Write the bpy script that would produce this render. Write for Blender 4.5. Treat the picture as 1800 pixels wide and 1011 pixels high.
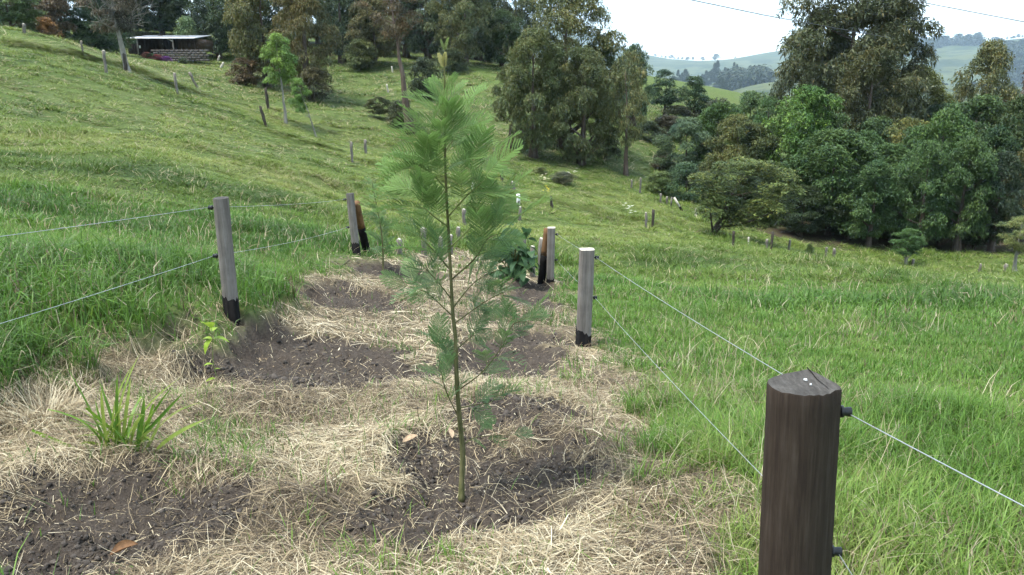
import bpy, math, random
import numpy as np
from mathutils import Vector, Matrix, Euler

for _o in list(bpy.data.objects):
    bpy.data.objects.remove(_o, do_unlink=True)
SC = bpy.context.scene
COL = SC.collection
random.seed(7)
RNG = np.random.default_rng(11)

# ---------------------------------------------------------------- camera
cam_data = bpy.data.cameras.new('camera')
cam_data.sensor_width = 36.0
cam_data.lens = 28.0
cam_data.clip_start = 0.05
cam_data.clip_end = 20000.0
cam = bpy.data.objects.new('camera', cam_data)
cam.location = (0.0, 0.0, 1.5)
cam.rotation_euler = (math.pi / 2 - math.atan(375.0 / 1400.0), 0.0, 0.0)
COL.objects.link(cam)
SC.camera = cam

# ---------------------------------------------------------------- sky, sun, exposure
SUN_EL, SUN_AZ = math.radians(66), math.radians(-105)        # azimuth from +Y towards +X
world = bpy.data.worlds.new('World')
SC.world = world
world.use_nodes = True
wn, wl = world.node_tree.nodes, world.node_tree.links
wn.clear()
w_out = wn.new('ShaderNodeOutputWorld')
w_bg = wn.new('ShaderNodeBackground'); w_bg.inputs['Strength'].default_value = 0.125
w_sky = wn.new('ShaderNodeTexSky'); w_sky.sky_type = 'NISHITA'; w_sky.sun_disc = False
w_sky.sun_elevation = SUN_EL; w_sky.sun_rotation = SUN_AZ
w_sky.altitude = 1700; w_sky.air_density = 1.0; w_sky.dust_density = 2.5
w_tc = wn.new('ShaderNodeTexCoord')
w_map = wn.new('ShaderNodeMapping'); w_map.inputs['Scale'].default_value = (1.0, 1.0, 3.2)
w_noise = wn.new('ShaderNodeTexNoise'); w_noise.inputs['Scale'].default_value = 2.6
w_noise.inputs['Detail'].default_value = 7; w_noise.inputs['Roughness'].default_value = 0.55
w_ramp = wn.new('ShaderNodeValToRGB')
w_ramp.color_ramp.elements[0].position = 0.40; w_ramp.color_ramp.elements[0].color = (0.15, 0.15, 0.15, 1)
w_ramp.color_ramp.elements[1].position = 0.60; w_ramp.color_ramp.elements[1].color = (1, 1, 1, 1)
w_mix = wn.new('ShaderNodeMixRGB'); w_mix.inputs['Color2'].default_value = (6.1, 7.3, 8.0, 1)
wl.new(w_tc.outputs['Generated'], w_map.inputs['Vector']); wl.new(w_map.outputs['Vector'], w_noise.inputs['Vector'])
wl.new(w_noise.outputs['Fac'], w_ramp.inputs['Fac']); wl.new(w_ramp.outputs['Color'], w_mix.inputs['Fac'])
wl.new(w_sky.outputs['Color'], w_mix.inputs['Color1']); wl.new(w_mix.outputs['Color'], w_bg.inputs['Color'])
wl.new(w_bg.outputs['Background'], w_out.inputs['Surface'])

sun_data = bpy.data.lights.new('sun', 'SUN')
sun_data.energy = 2.8
sun_data.angle = math.radians(20)
sun_data.color = (1.0, 0.96, 0.88)
sun = bpy.data.objects.new('sun', sun_data)
_sd = Vector((math.sin(SUN_AZ) * math.cos(SUN_EL), math.cos(SUN_AZ) * math.cos(SUN_EL), math.sin(SUN_EL)))
sun.rotation_euler = _sd.to_track_quat('Z', 'Y').to_euler()
sun.location = (0, 0, 60)
COL.objects.link(sun)

SC.render.engine = 'CYCLES'
SC.cycles.use_denoising = True
SC.cycles.max_bounces = 4
SC.cycles.diffuse_bounces = 2
SC.cycles.glossy_bounces = 1
SC.cycles.transmission_bounces = 3
SC.cycles.use_adaptive_sampling = True
SC.cycles.adaptive_threshold = 0.04
SC.cycles.caustics_reflective = False
SC.cycles.caustics_refractive = False
SC.cycles.transparent_max_bounces = 8
SC.cycles.volume_bounces = 1
SC.view_settings.view_transform = 'Standard'
SC.view_settings.look = 'None'
SC.view_settings.exposure = 1.42
SC.view_settings.gamma = 1.0
SC.view_settings.use_curve_mapping = False

# ---------------------------------------------------------------- helpers
def lin(r, g, b):
    f = lambda c: c / 12.92 if c <= 0.04045 else ((c + 0.055) / 1.055) ** 2.4
    return np.array([f(r / 255.0), f(g / 255.0), f(b / 255.0)])

def tag(o, label=None, cat=None, group=None, kind=None):
    if label: o['label'] = label
    if cat: o['category'] = cat
    if group: o['group'] = group
    if kind: o['kind'] = kind
    return o

def empty(name, loc=(0, 0, 0), rz=0.0):
    o = bpy.data.objects.new(name, None)
    o.location = [float(v) for v in loc]; o.rotation_euler = (0, 0, rz); o.empty_display_size = 0.2
    COL.objects.link(o)
    return o

def link(name, mesh, parent=None, loc=None, rot=None, scale=None):
    o = bpy.data.objects.new(name, mesh)
    COL.objects.link(o)
    if parent is not None: o.parent = parent
    if loc is not None: o.location = [float(v) for v in loc]
    if rot is not None: o.rotation_euler = [float(v) for v in rot]
    if scale is not None: o.scale = [float(v) for v in scale] if hasattr(scale, '__len__') else (scale,) * 3
    return o

def np_mesh(name, verts, faces, mat, attrs=None, smooth=False):
    """verts (n,3), faces (m,k) of one size k, or a list of such arrays; attrs: name -> (n,) floats or (n,3) colours"""
    me = bpy.data.meshes.new(name)
    verts = np.ascontiguousarray(verts, dtype=np.float32)
    fl = faces if isinstance(faces, list) else [faces]
    fl = [np.asarray(f, dtype=np.int32) for f in fl if len(f)]
    loops = np.concatenate([f.ravel() for f in fl]).astype(np.int32)
    tot = np.concatenate([np.full(len(f), f.shape[1], np.int32) for f in fl])
    start = np.concatenate([[0], np.cumsum(tot)[:-1]]).astype(np.int32)
    me.vertices.add(len(verts)); me.vertices.foreach_set('co', verts.ravel())
    me.loops.add(len(loops)); me.loops.foreach_set('vertex_index', loops)
    me.polygons.add(len(tot)); me.polygons.foreach_set('loop_start', start)
    me.update(calc_edges=True)
    if smooth: me.polygons.foreach_set('use_smooth', np.ones(len(tot), bool))
    for k, v in (attrs or {}).items():
        v = np.asarray(v, np.float32)
        if v.ndim == 1:
            me.attributes.new(k, 'FLOAT', 'POINT').data.foreach_set('value', np.ascontiguousarray(v))
        else:
            c = np.ones((len(v), 4), np.float32); c[:, :3] = v
            me.attributes.new(k, 'FLOAT_COLOR', 'POINT').data.foreach_set('color', c.ravel())
    if mat is not None: me.materials.append(mat)
    me.validate(clean_customdata=False)
    return me

class Geo:
    """collects tubes, boxes and loose faces into one mesh"""
    def __init__(s): s.v, s.q, s.t, s.n = [], [], [], 0
    def add(s, v, q=(), t=()):
        v = np.asarray(v, float).reshape(-1, 3)
        if len(q): s.q.append(np.asarray(q, int).reshape(-1, 4) + s.n)
        if len(t): s.t.append(np.asarray(t, int).reshape(-1, 3) + s.n)
        s.v.append(v); s.n += len(v)
    def box(s, c, size, rot=None):
        h = np.array(size, float) / 2
        v = np.array([[x, y, z] for z in (-1, 1) for y in (-1, 1) for x in (-1, 1)], float) * h
        if rot is not None: v = v @ np.array(Euler(rot).to_matrix()).T
        s.add(v + np.array(c, float), [[0, 2, 3, 1], [4, 5, 7, 6], [0, 1, 5, 4], [2, 6, 7, 3], [0, 4, 6, 2], [1, 3, 7, 5]])
    def tube(s, pts, rad, n=7, cap=True, wob=0.0, seed=0):
        pts = np.asarray(pts, float); m = len(pts)
        rad = np.full(m, rad, float) if np.isscalar(rad) else np.asarray(rad, float)
        tan = np.gradient(pts, axis=0); tan /= np.linalg.norm(tan, axis=1)[:, None] + 1e-12
        ref = np.array([1.0, 0, 0]) if abs(tan[0][0]) < 0.8 else np.array([0, 1.0, 0])
        rg = np.random.default_rng(seed); ph = 1 + wob * rg.standard_normal((m, n))
        vs = []
        for i in range(m):
            a = ref - tan[i] * (ref @ tan[i]); a /= np.linalg.norm(a); ref = a
            b = np.cross(tan[i], a); an = np.arange(n) * 2 * math.pi / n
            vs.append(pts[i] + (np.cos(an)[:, None] * a + np.sin(an)[:, None] * b) * (rad[i] * ph[i])[:, None])
        v = np.concatenate(vs); k = np.arange(n); kn = (k + 1) % n
        q = np.concatenate([np.c_[i * n + k, i * n + kn, (i + 1) * n + kn, (i + 1) * n + k] for i in range(m - 1)])
        t = []
        if cap:
            v = np.r_[v, pts[:1], pts[-1:]]; c0, c1 = m * n, m * n + 1
            t = np.r_[np.c_[kn, k, np.full(n, c0)], np.c_[(m - 1) * n + k, (m - 1) * n + kn, np.full(n, c1)]]
        s.add(v, q, t)
    def mesh(s, name, mat, smooth=False, attrs=None):
        f = []
        if s.q: f.append(np.concatenate(s.q))
        if s.t: f.append(np.concatenate(s.t))
        return np_mesh(name, np.concatenate(s.v), f, mat, attrs, smooth)

def smooth_path(pts, n):
    """Catmull-Rom through pts, n samples"""
    p = np.asarray(pts, float); p = np.r_[[2 * p[0] - p[1]], p, [2 * p[-1] - p[-2]]]
    out = []
    for t in np.linspace(0, len(p) - 3 - 1e-9, n):
        i = int(t); f = t - i; a, b, c, d = p[i:i + 4]
        out.append(0.5 * (2 * b + (c - a) * f + (2 * a - 5 * b + 4 * c - d) * f * f + (3 * b - a - 3 * c + d) * f ** 3))
    return np.array(out)

# ---------------------------------------------------------------- material kit
class NT:
    def __init__(s, name):
        s.m = bpy.data.materials.new(name); s.m.use_nodes = True
        s.n, s.l = s.m.node_tree.nodes, s.m.node_tree.links; s.n.clear()
        s.out = s.n.new('ShaderNodeOutputMaterial')
    def node(s, t, **kw):
        nd = s.n.new(t)
        for k, v in kw.items(): setattr(nd, k, v)
        return nd
    def put(s, sock, val):
        if isinstance(val, bpy.types.NodeSocket): s.l.new(val, sock)
        elif hasattr(val, '__len__'):
            val = [float(x) for x in val]
            sock.default_value = val + [1.0] if len(val) == 3 and len(sock.default_value) == 4 else val
        else: sock.default_value = val
    def attr(s, name, typ='GEOMETRY', out='Fac'):
        nd = s.node('ShaderNodeAttribute', attribute_name=name, attribute_type=typ); return nd.outputs[out]
    def noise(s, scale, detail=4, rough=0.55, vec=None, stretch=None, out='Fac'):
        nd = s.node('ShaderNodeTexNoise'); nd.inputs['Scale'].default_value = scale
        nd.inputs['Detail'].default_value = detail; nd.inputs['Roughness'].default_value = rough
        if vec is None: vec = s.node('ShaderNodeTexCoord').outputs['Object']
        if stretch is not None:
            mp = s.node('ShaderNodeMapping'); s.put(mp.inputs['Scale'], stretch); s.l.new(vec, mp.inputs['Vector']); vec = mp.outputs['Vector']
        s.l.new(vec, nd.inputs['Vector']); return nd.outputs[out]
    def ramp(s, fac, stops):
        nd = s.node('ShaderNodeValToRGB'); cr = nd.color_ramp
        while len(cr.elements) < len(stops): cr.elements.new(0.5)
        for e, (p, c) in zip(cr.elements, stops):
            e.position = p; e.color = [float(x) for x in (c if hasattr(c, '__len__') else (c, c, c))] + [1.0]
        s.put(nd.inputs['Fac'], fac); return nd.outputs['Color']
    def mix(s, fac, a, b, mode='MIX'):
        nd = s.node('ShaderNodeMixRGB', blend_type=mode)
        s.put(nd.inputs['Fac'], fac); s.put(nd.inputs['Color1'], a); s.put(nd.inputs['Color2'], b); return nd.outputs['Color']
    def math(s, op, a, b=0.0, clamp=False):
        nd = s.node('ShaderNodeMath', operation=op, use_clamp=clamp); s.put(nd.inputs[0], a); s.put(nd.inputs[1], b); return nd.outputs[0]
    def bump(s, h, strength=0.5, dist=0.01):
        nd = s.node('ShaderNodeBump'); nd.inputs['Strength'].default_value = strength; nd.inputs['Distance'].default_value = dist
        s.l.new(h, nd.inputs['Height']); return nd.outputs['Normal']
    def principled(s, col, rough=0.8, spec=0.3, metal=0.0, normal=None, rsock=None):
        nd = s.node('ShaderNodeBsdfPrincipled'); s.put(nd.inputs['Base Color'], col); s.put(nd.inputs['Roughness'], rough)
        nd.inputs['Specular IOR Level'].default_value = spec; nd.inputs['Metallic'].default_value = metal
        if normal is not None: s.l.new(normal, nd.inputs['Normal'])
        return nd.outputs['BSDF']
    def leafy(s, col, trans=0.35, rough=0.5, spec=0.25, tcol=None):
        """front diffuse + gloss mixed with light passing through the blade"""
        p = s.principled(col, rough, spec); t = s.node('ShaderNodeBsdfTranslucent')
        s.put(t.inputs['Color'], tcol if tcol is not None else col)
        mx = s.node('ShaderNodeMixShader'); mx.inputs['Fac'].default_value = trans
        s.l.new(p, mx.inputs[1]); s.l.new(t.outputs[0], mx.inputs[2]); return mx.outputs[0]
    def done(s, shader):
        s.l.new(shader, s.out.inputs['Surface']); return s.m
# ---------------------------------------------------------------- camera model and terrain
FPX, CX, CY = 1400.0, 900.0, 505.5           # focal length and centre, in pixels of the 1800 px wide photograph
PITCH = math.atan(375.0 / FPX)
EYE = np.array([0.0, 0.0, 1.5])

def ray(px, py):
    """direction of a photograph pixel, scaled so that its forward (y) part is 1"""
    u, v = (px - CX) / FPX, (CY - py) / FPX
    d = np.array([u, math.cos(PITCH) + v * math.sin(PITCH), -math.sin(PITCH) + v * math.cos(PITCH)])
    return d / d[1]

def P(px, py, Y):
    return EYE + ray(px, py) * Y

def pix(p):
    q = np.asarray(p, float) - EYE
    c, s = math.cos(PITCH), math.sin(PITCH)
    w = q[..., 1] * c - q[..., 2] * s
    return CX + FPX * q[..., 0] / w, CY - FPX * (q[..., 1] * s + q[..., 2] * c) / w

# surveyed points of the near land: photograph pixel and distance
SURVEY = [
    (700, 1011, 2.3), (100, 1000, 2.35), (1300, 1000, 2.3), (1750, 1000, 2.35), (810, 880, 2.9), (250, 860, 2.95), (1250, 850, 3.0), (1750, 830, 3.1),
    (1025, 610, 6.27), (407, 560, 5.5), (626, 450, 9.6), (968, 498, 10.3), (820, 640, 5.3), (560, 640, 4.9), (60, 660, 4.1), (700, 520, 7.7),
    (1300, 640, 5.6), (1750, 640, 5.5), (1500, 520, 11.5), (1780, 540, 9.5), (1250, 470, 15.0), (1600, 480, 18.0), (1790, 497, 16.0),
    (945, 484, 13.0), (780, 455, 12.5), (850, 430, 15.5), (700, 440, 12.5),
    (913, 388, 23.0), (1100, 420, 20.0), (1000, 360, 31.0), (1147, 400, 30.0), (1080, 378, 32.0), (720, 300, 33.0), (860, 345, 30.0), (600, 345, 22.0),
    (1250, 414, 33.0), (1355, 441, 34.0), (1464, 455, 33.0), (1620, 467, 31.0), (1790, 480, 29.0), (1300, 440, 26.0), (1450, 470, 23.0),
    (100, 430, 7.6), (0, 350, 11.0), (300, 330, 14.5), (0, 250, 18.0), (300, 230, 26.0), (0, 150, 29.0), (150, 120, 37.0), (0, 70, 44.0), (60, 62, 47.0),
    (470, 218, 38.0), (310, 166, 43.0), (222, 126, 47.0), (120, 80, 51.0), (480, 280, 23.0), (600, 265, 35.0), (350, 300, 17.0),
    (300, 108, 74.0), (390, 130, 66.0), (440, 155, 62.0), (555, 178, 60.0), (640, 190, 60.0), (650, 125, 80.0), (850, 118, 84.0), (520, 120, 80.0), (740, 150, 73.0),
    (700, 270, 45.0), (760, 215, 54.0), (880, 290, 44.0), (1000, 288, 48.0), (1100, 308, 48.0), (1060, 235, 60.0), (1150, 255, 62.0), (1205, 218, 74.0), (1180, 350, 43.0),
    (1180, 205, 88.0), (1225, 300, 58.0), (1330, 370, 46.0), (1500, 405, 44.0), (1700, 420, 42.0), (1480, 340, 62.0), (1650, 350, 60.0), (1800, 370, 55.0), (1350, 300, 70.0),
]
SIDE = [(0, -3, 0.05), (0, -12, 0.3), (6, -3, -0.2), (-6, -2, 0.35), (12, 2, -1.0), (30, 10, -4.2), (60, 25, -10.5), (-12, 2, 1.3), (-30, 10, 3.6), (-60, 25, 6.5),
        (0, -50, 1.5), (60, -40, -6), (-60, -40, 7), (-75, 60, 6.5), (-40, 95, 6.0), (0, 108, 3.0), (30, 105, -2.0), (70, 90, -13), (90, 40, -16), (60, 62, -13.5),
        (0, 1.5, 0.03), (1.3, 1.9, -0.02), (-2, 1.0, 0.12)]
FAR = [(1235, 185, 800), (1180, 190, 700), (1260, 170, 1000), (1310, 166, 900), (1350, 150, 950), (1200, 150, 1800), (1100, 140, 1900), (1330, 150, 1500), (1240, 128, 2500), (1160, 122, 2600), (1340, 118, 2500),
       (1040, 58, 4300), (1072, 72, 4100), (1105, 86, 3900), (1140, 100, 3500), (1200, 105, 3300), (1260, 108, 3300), (1330, 95, 3300), (1450, 85, 3300), (1570, 73, 2900), (1650, 78, 2800), (1720, 83, 2700), (1800, 70, 2600),
       (1600, 110, 2000), (1680, 118, 1900), (1780, 100, 2000), (1600, 160, 1100), (1700, 170, 1000), (1800, 175, 950), (1580, 210, 500), (1800, 230, 450), (1250, 230, 400), (1000, 150, 500),
       (600, 110, 600), (100, 100, 600), (600, 90, 3000), (100, 80, 3000), (2300, 70, 2600), (-500, 60, 3000), (2300, 200, 600),
       (1165, 122, 4300), (1210, 124, 4100), (1260, 125, 4000), (1340, 118, 4000), (1450, 112, 3900), (1570, 100, 3500), (1650, 103, 3400), (1720, 106, 3300), (1800, 98, 3200), (1080, 92, 4700), (1250, 122, 5200), (1700, 105, 4800)]
FARSIDE = [(300, -100, -45), (-300, -100, 5), (0, -400, -10), (3000, -1500, 60), (-3000, -1500, 80), (0, -3500, 60), (900, 100, -55), (3500, 600, 80), (-1000, 200, 20), (-3500, 600, 120),
           (0, 6500, 90), (4500, 5500, 120), (-4500, 5500, 120)]

def tps_fit(pts, lam):
    pts = np.array(pts, float); n = len(pts)
    mu = pts[:, :2].mean(0); sc = np.abs(pts[:, :2] - mu).max()
    a = (pts[:, :2] - mu) / sc
    r2 = ((a[:, None] - a[None]) ** 2).sum(-1)
    K = 0.5 * r2 * np.log(r2 + 1e-12) + lam * np.eye(n)
    Q = np.c_[np.ones(n), a]
    A = np.zeros((n + 3, n + 3)); A[:n, :n] = K; A[:n, n:] = Q; A[n:, :n] = Q.T
    w = np.linalg.solve(A, np.r_[pts[:, 2], 0, 0, 0])
    return a, mu, sc, w

def tps_eval(fit, x, y):
    a, mu, sc, w = fit
    x = (np.asarray(x, float) - mu[0]) / sc; y = (np.asarray(y, float) - mu[1]) / sc
    out = w[-3] + w[-2] * x + w[-1] * y
    for k in range(len(a)):
        r2 = (x - a[k, 0]) ** 2 + (y - a[k, 1]) ** 2
        out = out + w[k] * 0.5 * r2 * np.log(r2 + 1e-12)
    return out

NEAR_FIT = tps_fit([tuple(P(*s)) for s in SURVEY] + [tuple(s) for s in SIDE], 2e-6)
FAR_FIT = tps_fit([tuple(P(*s)) for s in FAR] + [tuple(s) for s in FARSIDE], 1e-5)

def hash2(ix, iy, seed):
    h = (ix.astype(np.int64) * 374761393 + iy.astype(np.int64) * 668265263 + seed * 1274126177) & 0xFFFFFFFF
    h = ((h ^ (h >> 13)) * 1274126177) & 0xFFFFFFFF
    return ((h ^ (h >> 16)) & 0xFFFF) / 65535.0

def vnoise(x, y, seed=0):
    x = np.asarray(x, float); y = np.asarray(y, float)
    ix, iy = np.floor(x), np.floor(y); fx, fy = x - ix, y - iy
    fx = fx * fx * fx * (fx * (fx * 6 - 15) + 10); fy = fy * fy * fy * (fy * (fy * 6 - 15) + 10)
    a, b, c, d = hash2(ix, iy, seed), hash2(ix + 1, iy, seed), hash2(ix, iy + 1, seed), hash2(ix + 1, iy + 1, seed)
    return (a + (b - a) * fx) * (1 - fy) + (c + (d - c) * fx) * fy - 0.5

def fbm(x, y, seed=0, octaves=4, gain=0.5):
    out, amp = 0.0, 1.0
    for o in range(octaves):
        out = out + amp * vnoise(x * 2 ** o + 17.3 * o, y * 2 ** o - 9.1 * o, seed + o); amp *= gain
    return out

def sstep(a, b, x):
    t = np.clip((x - a) / (b - a), 0, 1); return t * t * (3 - 2 * t)

def base_height(x, y):
    x = np.asarray(x, float); y = np.asarray(y, float)
    r = np.hypot(x, y); w = sstep(100, 420, r)
    k = np.minimum(1.0, 130.0 / np.maximum(r, 1e-6))
    near = tps_eval(NEAR_FIT, x * k, y * k)
    far = tps_eval(FAR_FIT, x, y)
    return near * (1 - w) + far * w + sstep(300, 1500, r) * sstep(3600, 2300, r) * 34 * fbm(x / 380.0, y / 380.0, 77, 4)
# ---------------------------------------------------------------- worked ground: mulch strip, planting pits, grassy bank
def hit(px, py, hf, y0=0.6, y1=5000.0):
    """where a photograph pixel's ray meets the land"""
    d = ray(px, py)
    ys = np.exp(np.linspace(math.log(y0), math.log(y1), 700))
    p = EYE + d * ys[:, None]
    b = np.nonzero(p[:, 2] < hf(p[:, 0], p[:, 1]))[0]
    if not len(b): return None
    i = max(b[0], 1); ys = np.linspace(ys[i - 1], ys[i], 60)
    p = EYE + d * ys[:, None]; j = np.nonzero(p[:, 2] < hf(p[:, 0], p[:, 1]))[0]
    return p[j[0]] if len(j) else p[-1]

MULCH_PX = [(-260, 770), (-20, 705), (120, 622), (330, 588), (430, 545), (500, 500), (560, 468), (640, 455), (700, 448), (780, 436), (850, 427), (915, 440), (990, 500),
            (1040, 560), (1105, 640), (1175, 705), (1235, 790), (1285, 860), (1315, 950), (1330, 1060), (1330, 1300), (-600, 1300)]
MULCH_W = np.array([hit(a, b, base_height)[:2] for a, b in MULCH_PX])

def poly_sd(x, y, poly):
    """signed distance, positive inside"""
    x = np.asarray(x, float); y = np.asarray(y, float)
    best = np.full(x.shape, 1e9); inside = np.zeros(x.shape, bool)
    for i in range(len(poly)):
        a, b = poly[i], poly[(i + 1) % len(poly)]
        d = b - a; t = np.clip(((x - a[0]) * d[0] + (y - a[1]) * d[1]) / (d @ d), 0, 1)
        best = np.minimum(best, np.hypot(x - a[0] - t * d[0], y - a[1] - t * d[1]))
        c = ((a[1] > y) != (b[1] > y)) & (x < (b[0] - a[0]) * (y - a[1]) / (b[1] - a[1] + 1e-12) + a[0])
        inside ^= c
    return np.where(inside, best, -best)

def line_d(x, y, pl):
    best = np.full(np.shape(x), 1e9)
    for a, b in zip(pl[:-1], pl[1:]):
        d = b - a; t = np.clip(((x - a[0]) * d[0] + (y - a[1]) * d[1]) / (d @ d), 0, 1)
        best = np.minimum(best, np.hypot(x - a[0] - t * d[0], y - a[1] - t * d[1]))
    return best

# planting pits: centre and half-size in the photograph, dig depth, height of the thrown-up mound on the far side
PITS = [((842, 862), 248, 112, 0.045, 0.05), ((545, 632), 240, 54, 0.05, 0.02), ((885, 636), 122, 38, 0.05, 0.05), ((615, 522), 115, 20, 0.05, 0.06),
        ((205, 905), 265, 100, 0.05, 0.05), ((40, 1000), 190, 60, 0.04, 0.0), ((945, 520), 50, 26, 0.05, 0.06), ((700, 480), 100, 12, 0.05, 0.05), ((950, 602), 70, 14, 0.02, 0.05), ((900, 735), 150, 40, -0.04, 0.03)]
PIT_W = []
for (cx_, cy_), rx_, ry_, dep_, mnd_ in PITS:
    c_ = hit(cx_, cy_, base_height); lo_ = hit(cx_, cy_ + ry_, base_height); hi_ = hit(cx_, cy_ - ry_, base_height)
    PIT_W.append((0.5 * (lo_[0] + hi_[0]), 0.5 * (lo_[1] + hi_[1]), rx_ * c_[1] / FPX, 0.5 * (hi_[1] - lo_[1]), dep_, mnd_))
BANK_PX = [(0, 72), (110, 92), (250, 130), (380, 180), (470, 222), (600, 270), (720, 305), (860, 345), (960, 355), (1080, 380), (1150, 402)]
BANK_W = np.array([hit(a, b, base_height)[:2] for a, b in BANK_PX])
BANK_W = np.r_[[2 * BANK_W[0] - BANK_W[1]], BANK_W]

def masks(x, y):
    """mulch 0..1, soil 0..1 and the pits' relief"""
    n1 = fbm(x * 2.2, y * 2.2, 5, 4); n2 = fbm(x * 6.0, y * 6.0, 9, 3)
    sd = poly_sd(x, y, MULCH_W) + 0.42 * n1 + 0.30 * n2
    mulch = sstep(-0.12, 0.34, sd)
    soil = np.zeros(np.shape(x)); rel = np.zeros(np.shape(x))
    for cx_, cy_, rx_, ry_, dep_, mnd_ in PIT_W:
        u, v = (x - cx_) / rx_, (y - cy_) / ry_
        rr = np.hypot(u, v) + 0.36 * n1 + 0.30 * n2
        soil = np.maximum(soil, 1 - sstep(0.82, 1.08, rr))
        r0 = np.hypot(u, v)
        rel = rel - dep_ * (1 - sstep(0.35, 1.0, r0)) + mnd_ * np.exp(-((r0 - 1.05) / 0.28) ** 2) * sstep(-0.5, 0.8, v)
    return mulch, soil * sstep(0.3, 0.75, mulch), rel

def height(x, y, detail=True):
    x = np.asarray(x, float); y = np.asarray(y, float)
    z = base_height(x, y); r = np.hypot(x, y)
    near = 1 - sstep(60, 140, r)
    bd = line_d(x, y, BANK_W)
    z = z + 0.08 * np.exp(-(bd / 0.9) ** 2) * sstep(18, 26, r)
    z = z + near * (0.10 * fbm(x / 2.6, y / 2.6, 21, 3) + 0.5 * sstep(8, 30, r) * fbm(x / 9.0, y / 6.0, 31, 3) * 0.6)
    z = z + near * sstep(13, 22, r) * 0.16 * np.clip(fbm(x / 1.1, y / 1.1, 33, 3) + 0.1, -0.15, 0.7)
    if detail:
        g = r < 16
        if np.any(g):
            xa, ya = x[g], y[g]; mu, so, rel = masks(xa, ya)
            e = rel + so * (0.055 * fbm(xa * 6, ya * 6, 41, 5, 0.62) + 0.045 * np.abs(fbm(xa * 15, ya * 15, 43, 3))) + mu * (1 - so) * (0.05 * fbm(xa * 3.4, ya * 3.4, 51, 3) + 0.012)
            e = e - 0.035 * mu + (1 - mu) * 0.05 * fbm(xa * 2.0, ya * 2.0, 61, 3)
            e = e + (1 - mu) * 0.16 * sstep(0.2, -1.2, xa + 0.13 * (ya - 4.0)) * sstep(9, 5, ya) * sstep(-0.6, -1.2, xa)
            # trodden hole beside the seedling
            hx, hy = HOLE
            e = e - 0.09 * np.exp(-(((xa - hx) / 0.13) ** 2 + ((ya - hy) / 0.2) ** 2))
            z = z.copy(); z[g] = z[g] + e
    return z

HOLE = hit(345, 660, base_height)[:2]

def gh(x, y): return float(height(np.array([x], float), np.array([y], float))[0])
def G(px, py): return hit(px, py, height)
def at_depth(px, Y):
    """ground point in the photograph's column px at distance Y"""
    x = (px - CX) / FPX * Y
    f = gh if Y < 130 else (lambda a, b_: float(base_height(np.array([a]), np.array([b_]))[0]))
    for _ in range(6 if Y < 130 else 3):
        z = f(x, Y) - EYE[2]; x = (px - CX) / FPX * (Y * math.cos(PITCH) - z * math.sin(PITCH))
    return np.array([x, Y, f(x, Y)])

GRID = {}
def look(key, x, y):
    """a value of the ground sheet (z, mulch or soil) at many points in the fan before the camera"""
    r, a = np.hypot(x, y), np.arctan2(x, y); g = GRID[key]
    fi = np.clip(np.interp(r, GRID['r'], np.arange(len(GRID['r']))), 0, len(GRID['r']) - 1.001)
    fj = np.clip((a - GRID['a'][0]) / (GRID['a'][1] - GRID['a'][0]), 0, len(GRID['a']) - 1.001)
    i, j = fi.astype(int), fj.astype(int); u, v = fi - i, fj - j
    return (g[i, j] * (1 - v) + g[i, j + 1] * v) * (1 - u) + (g[i + 1, j] * (1 - v) + g[i + 1, j + 1] * v) * u

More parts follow.
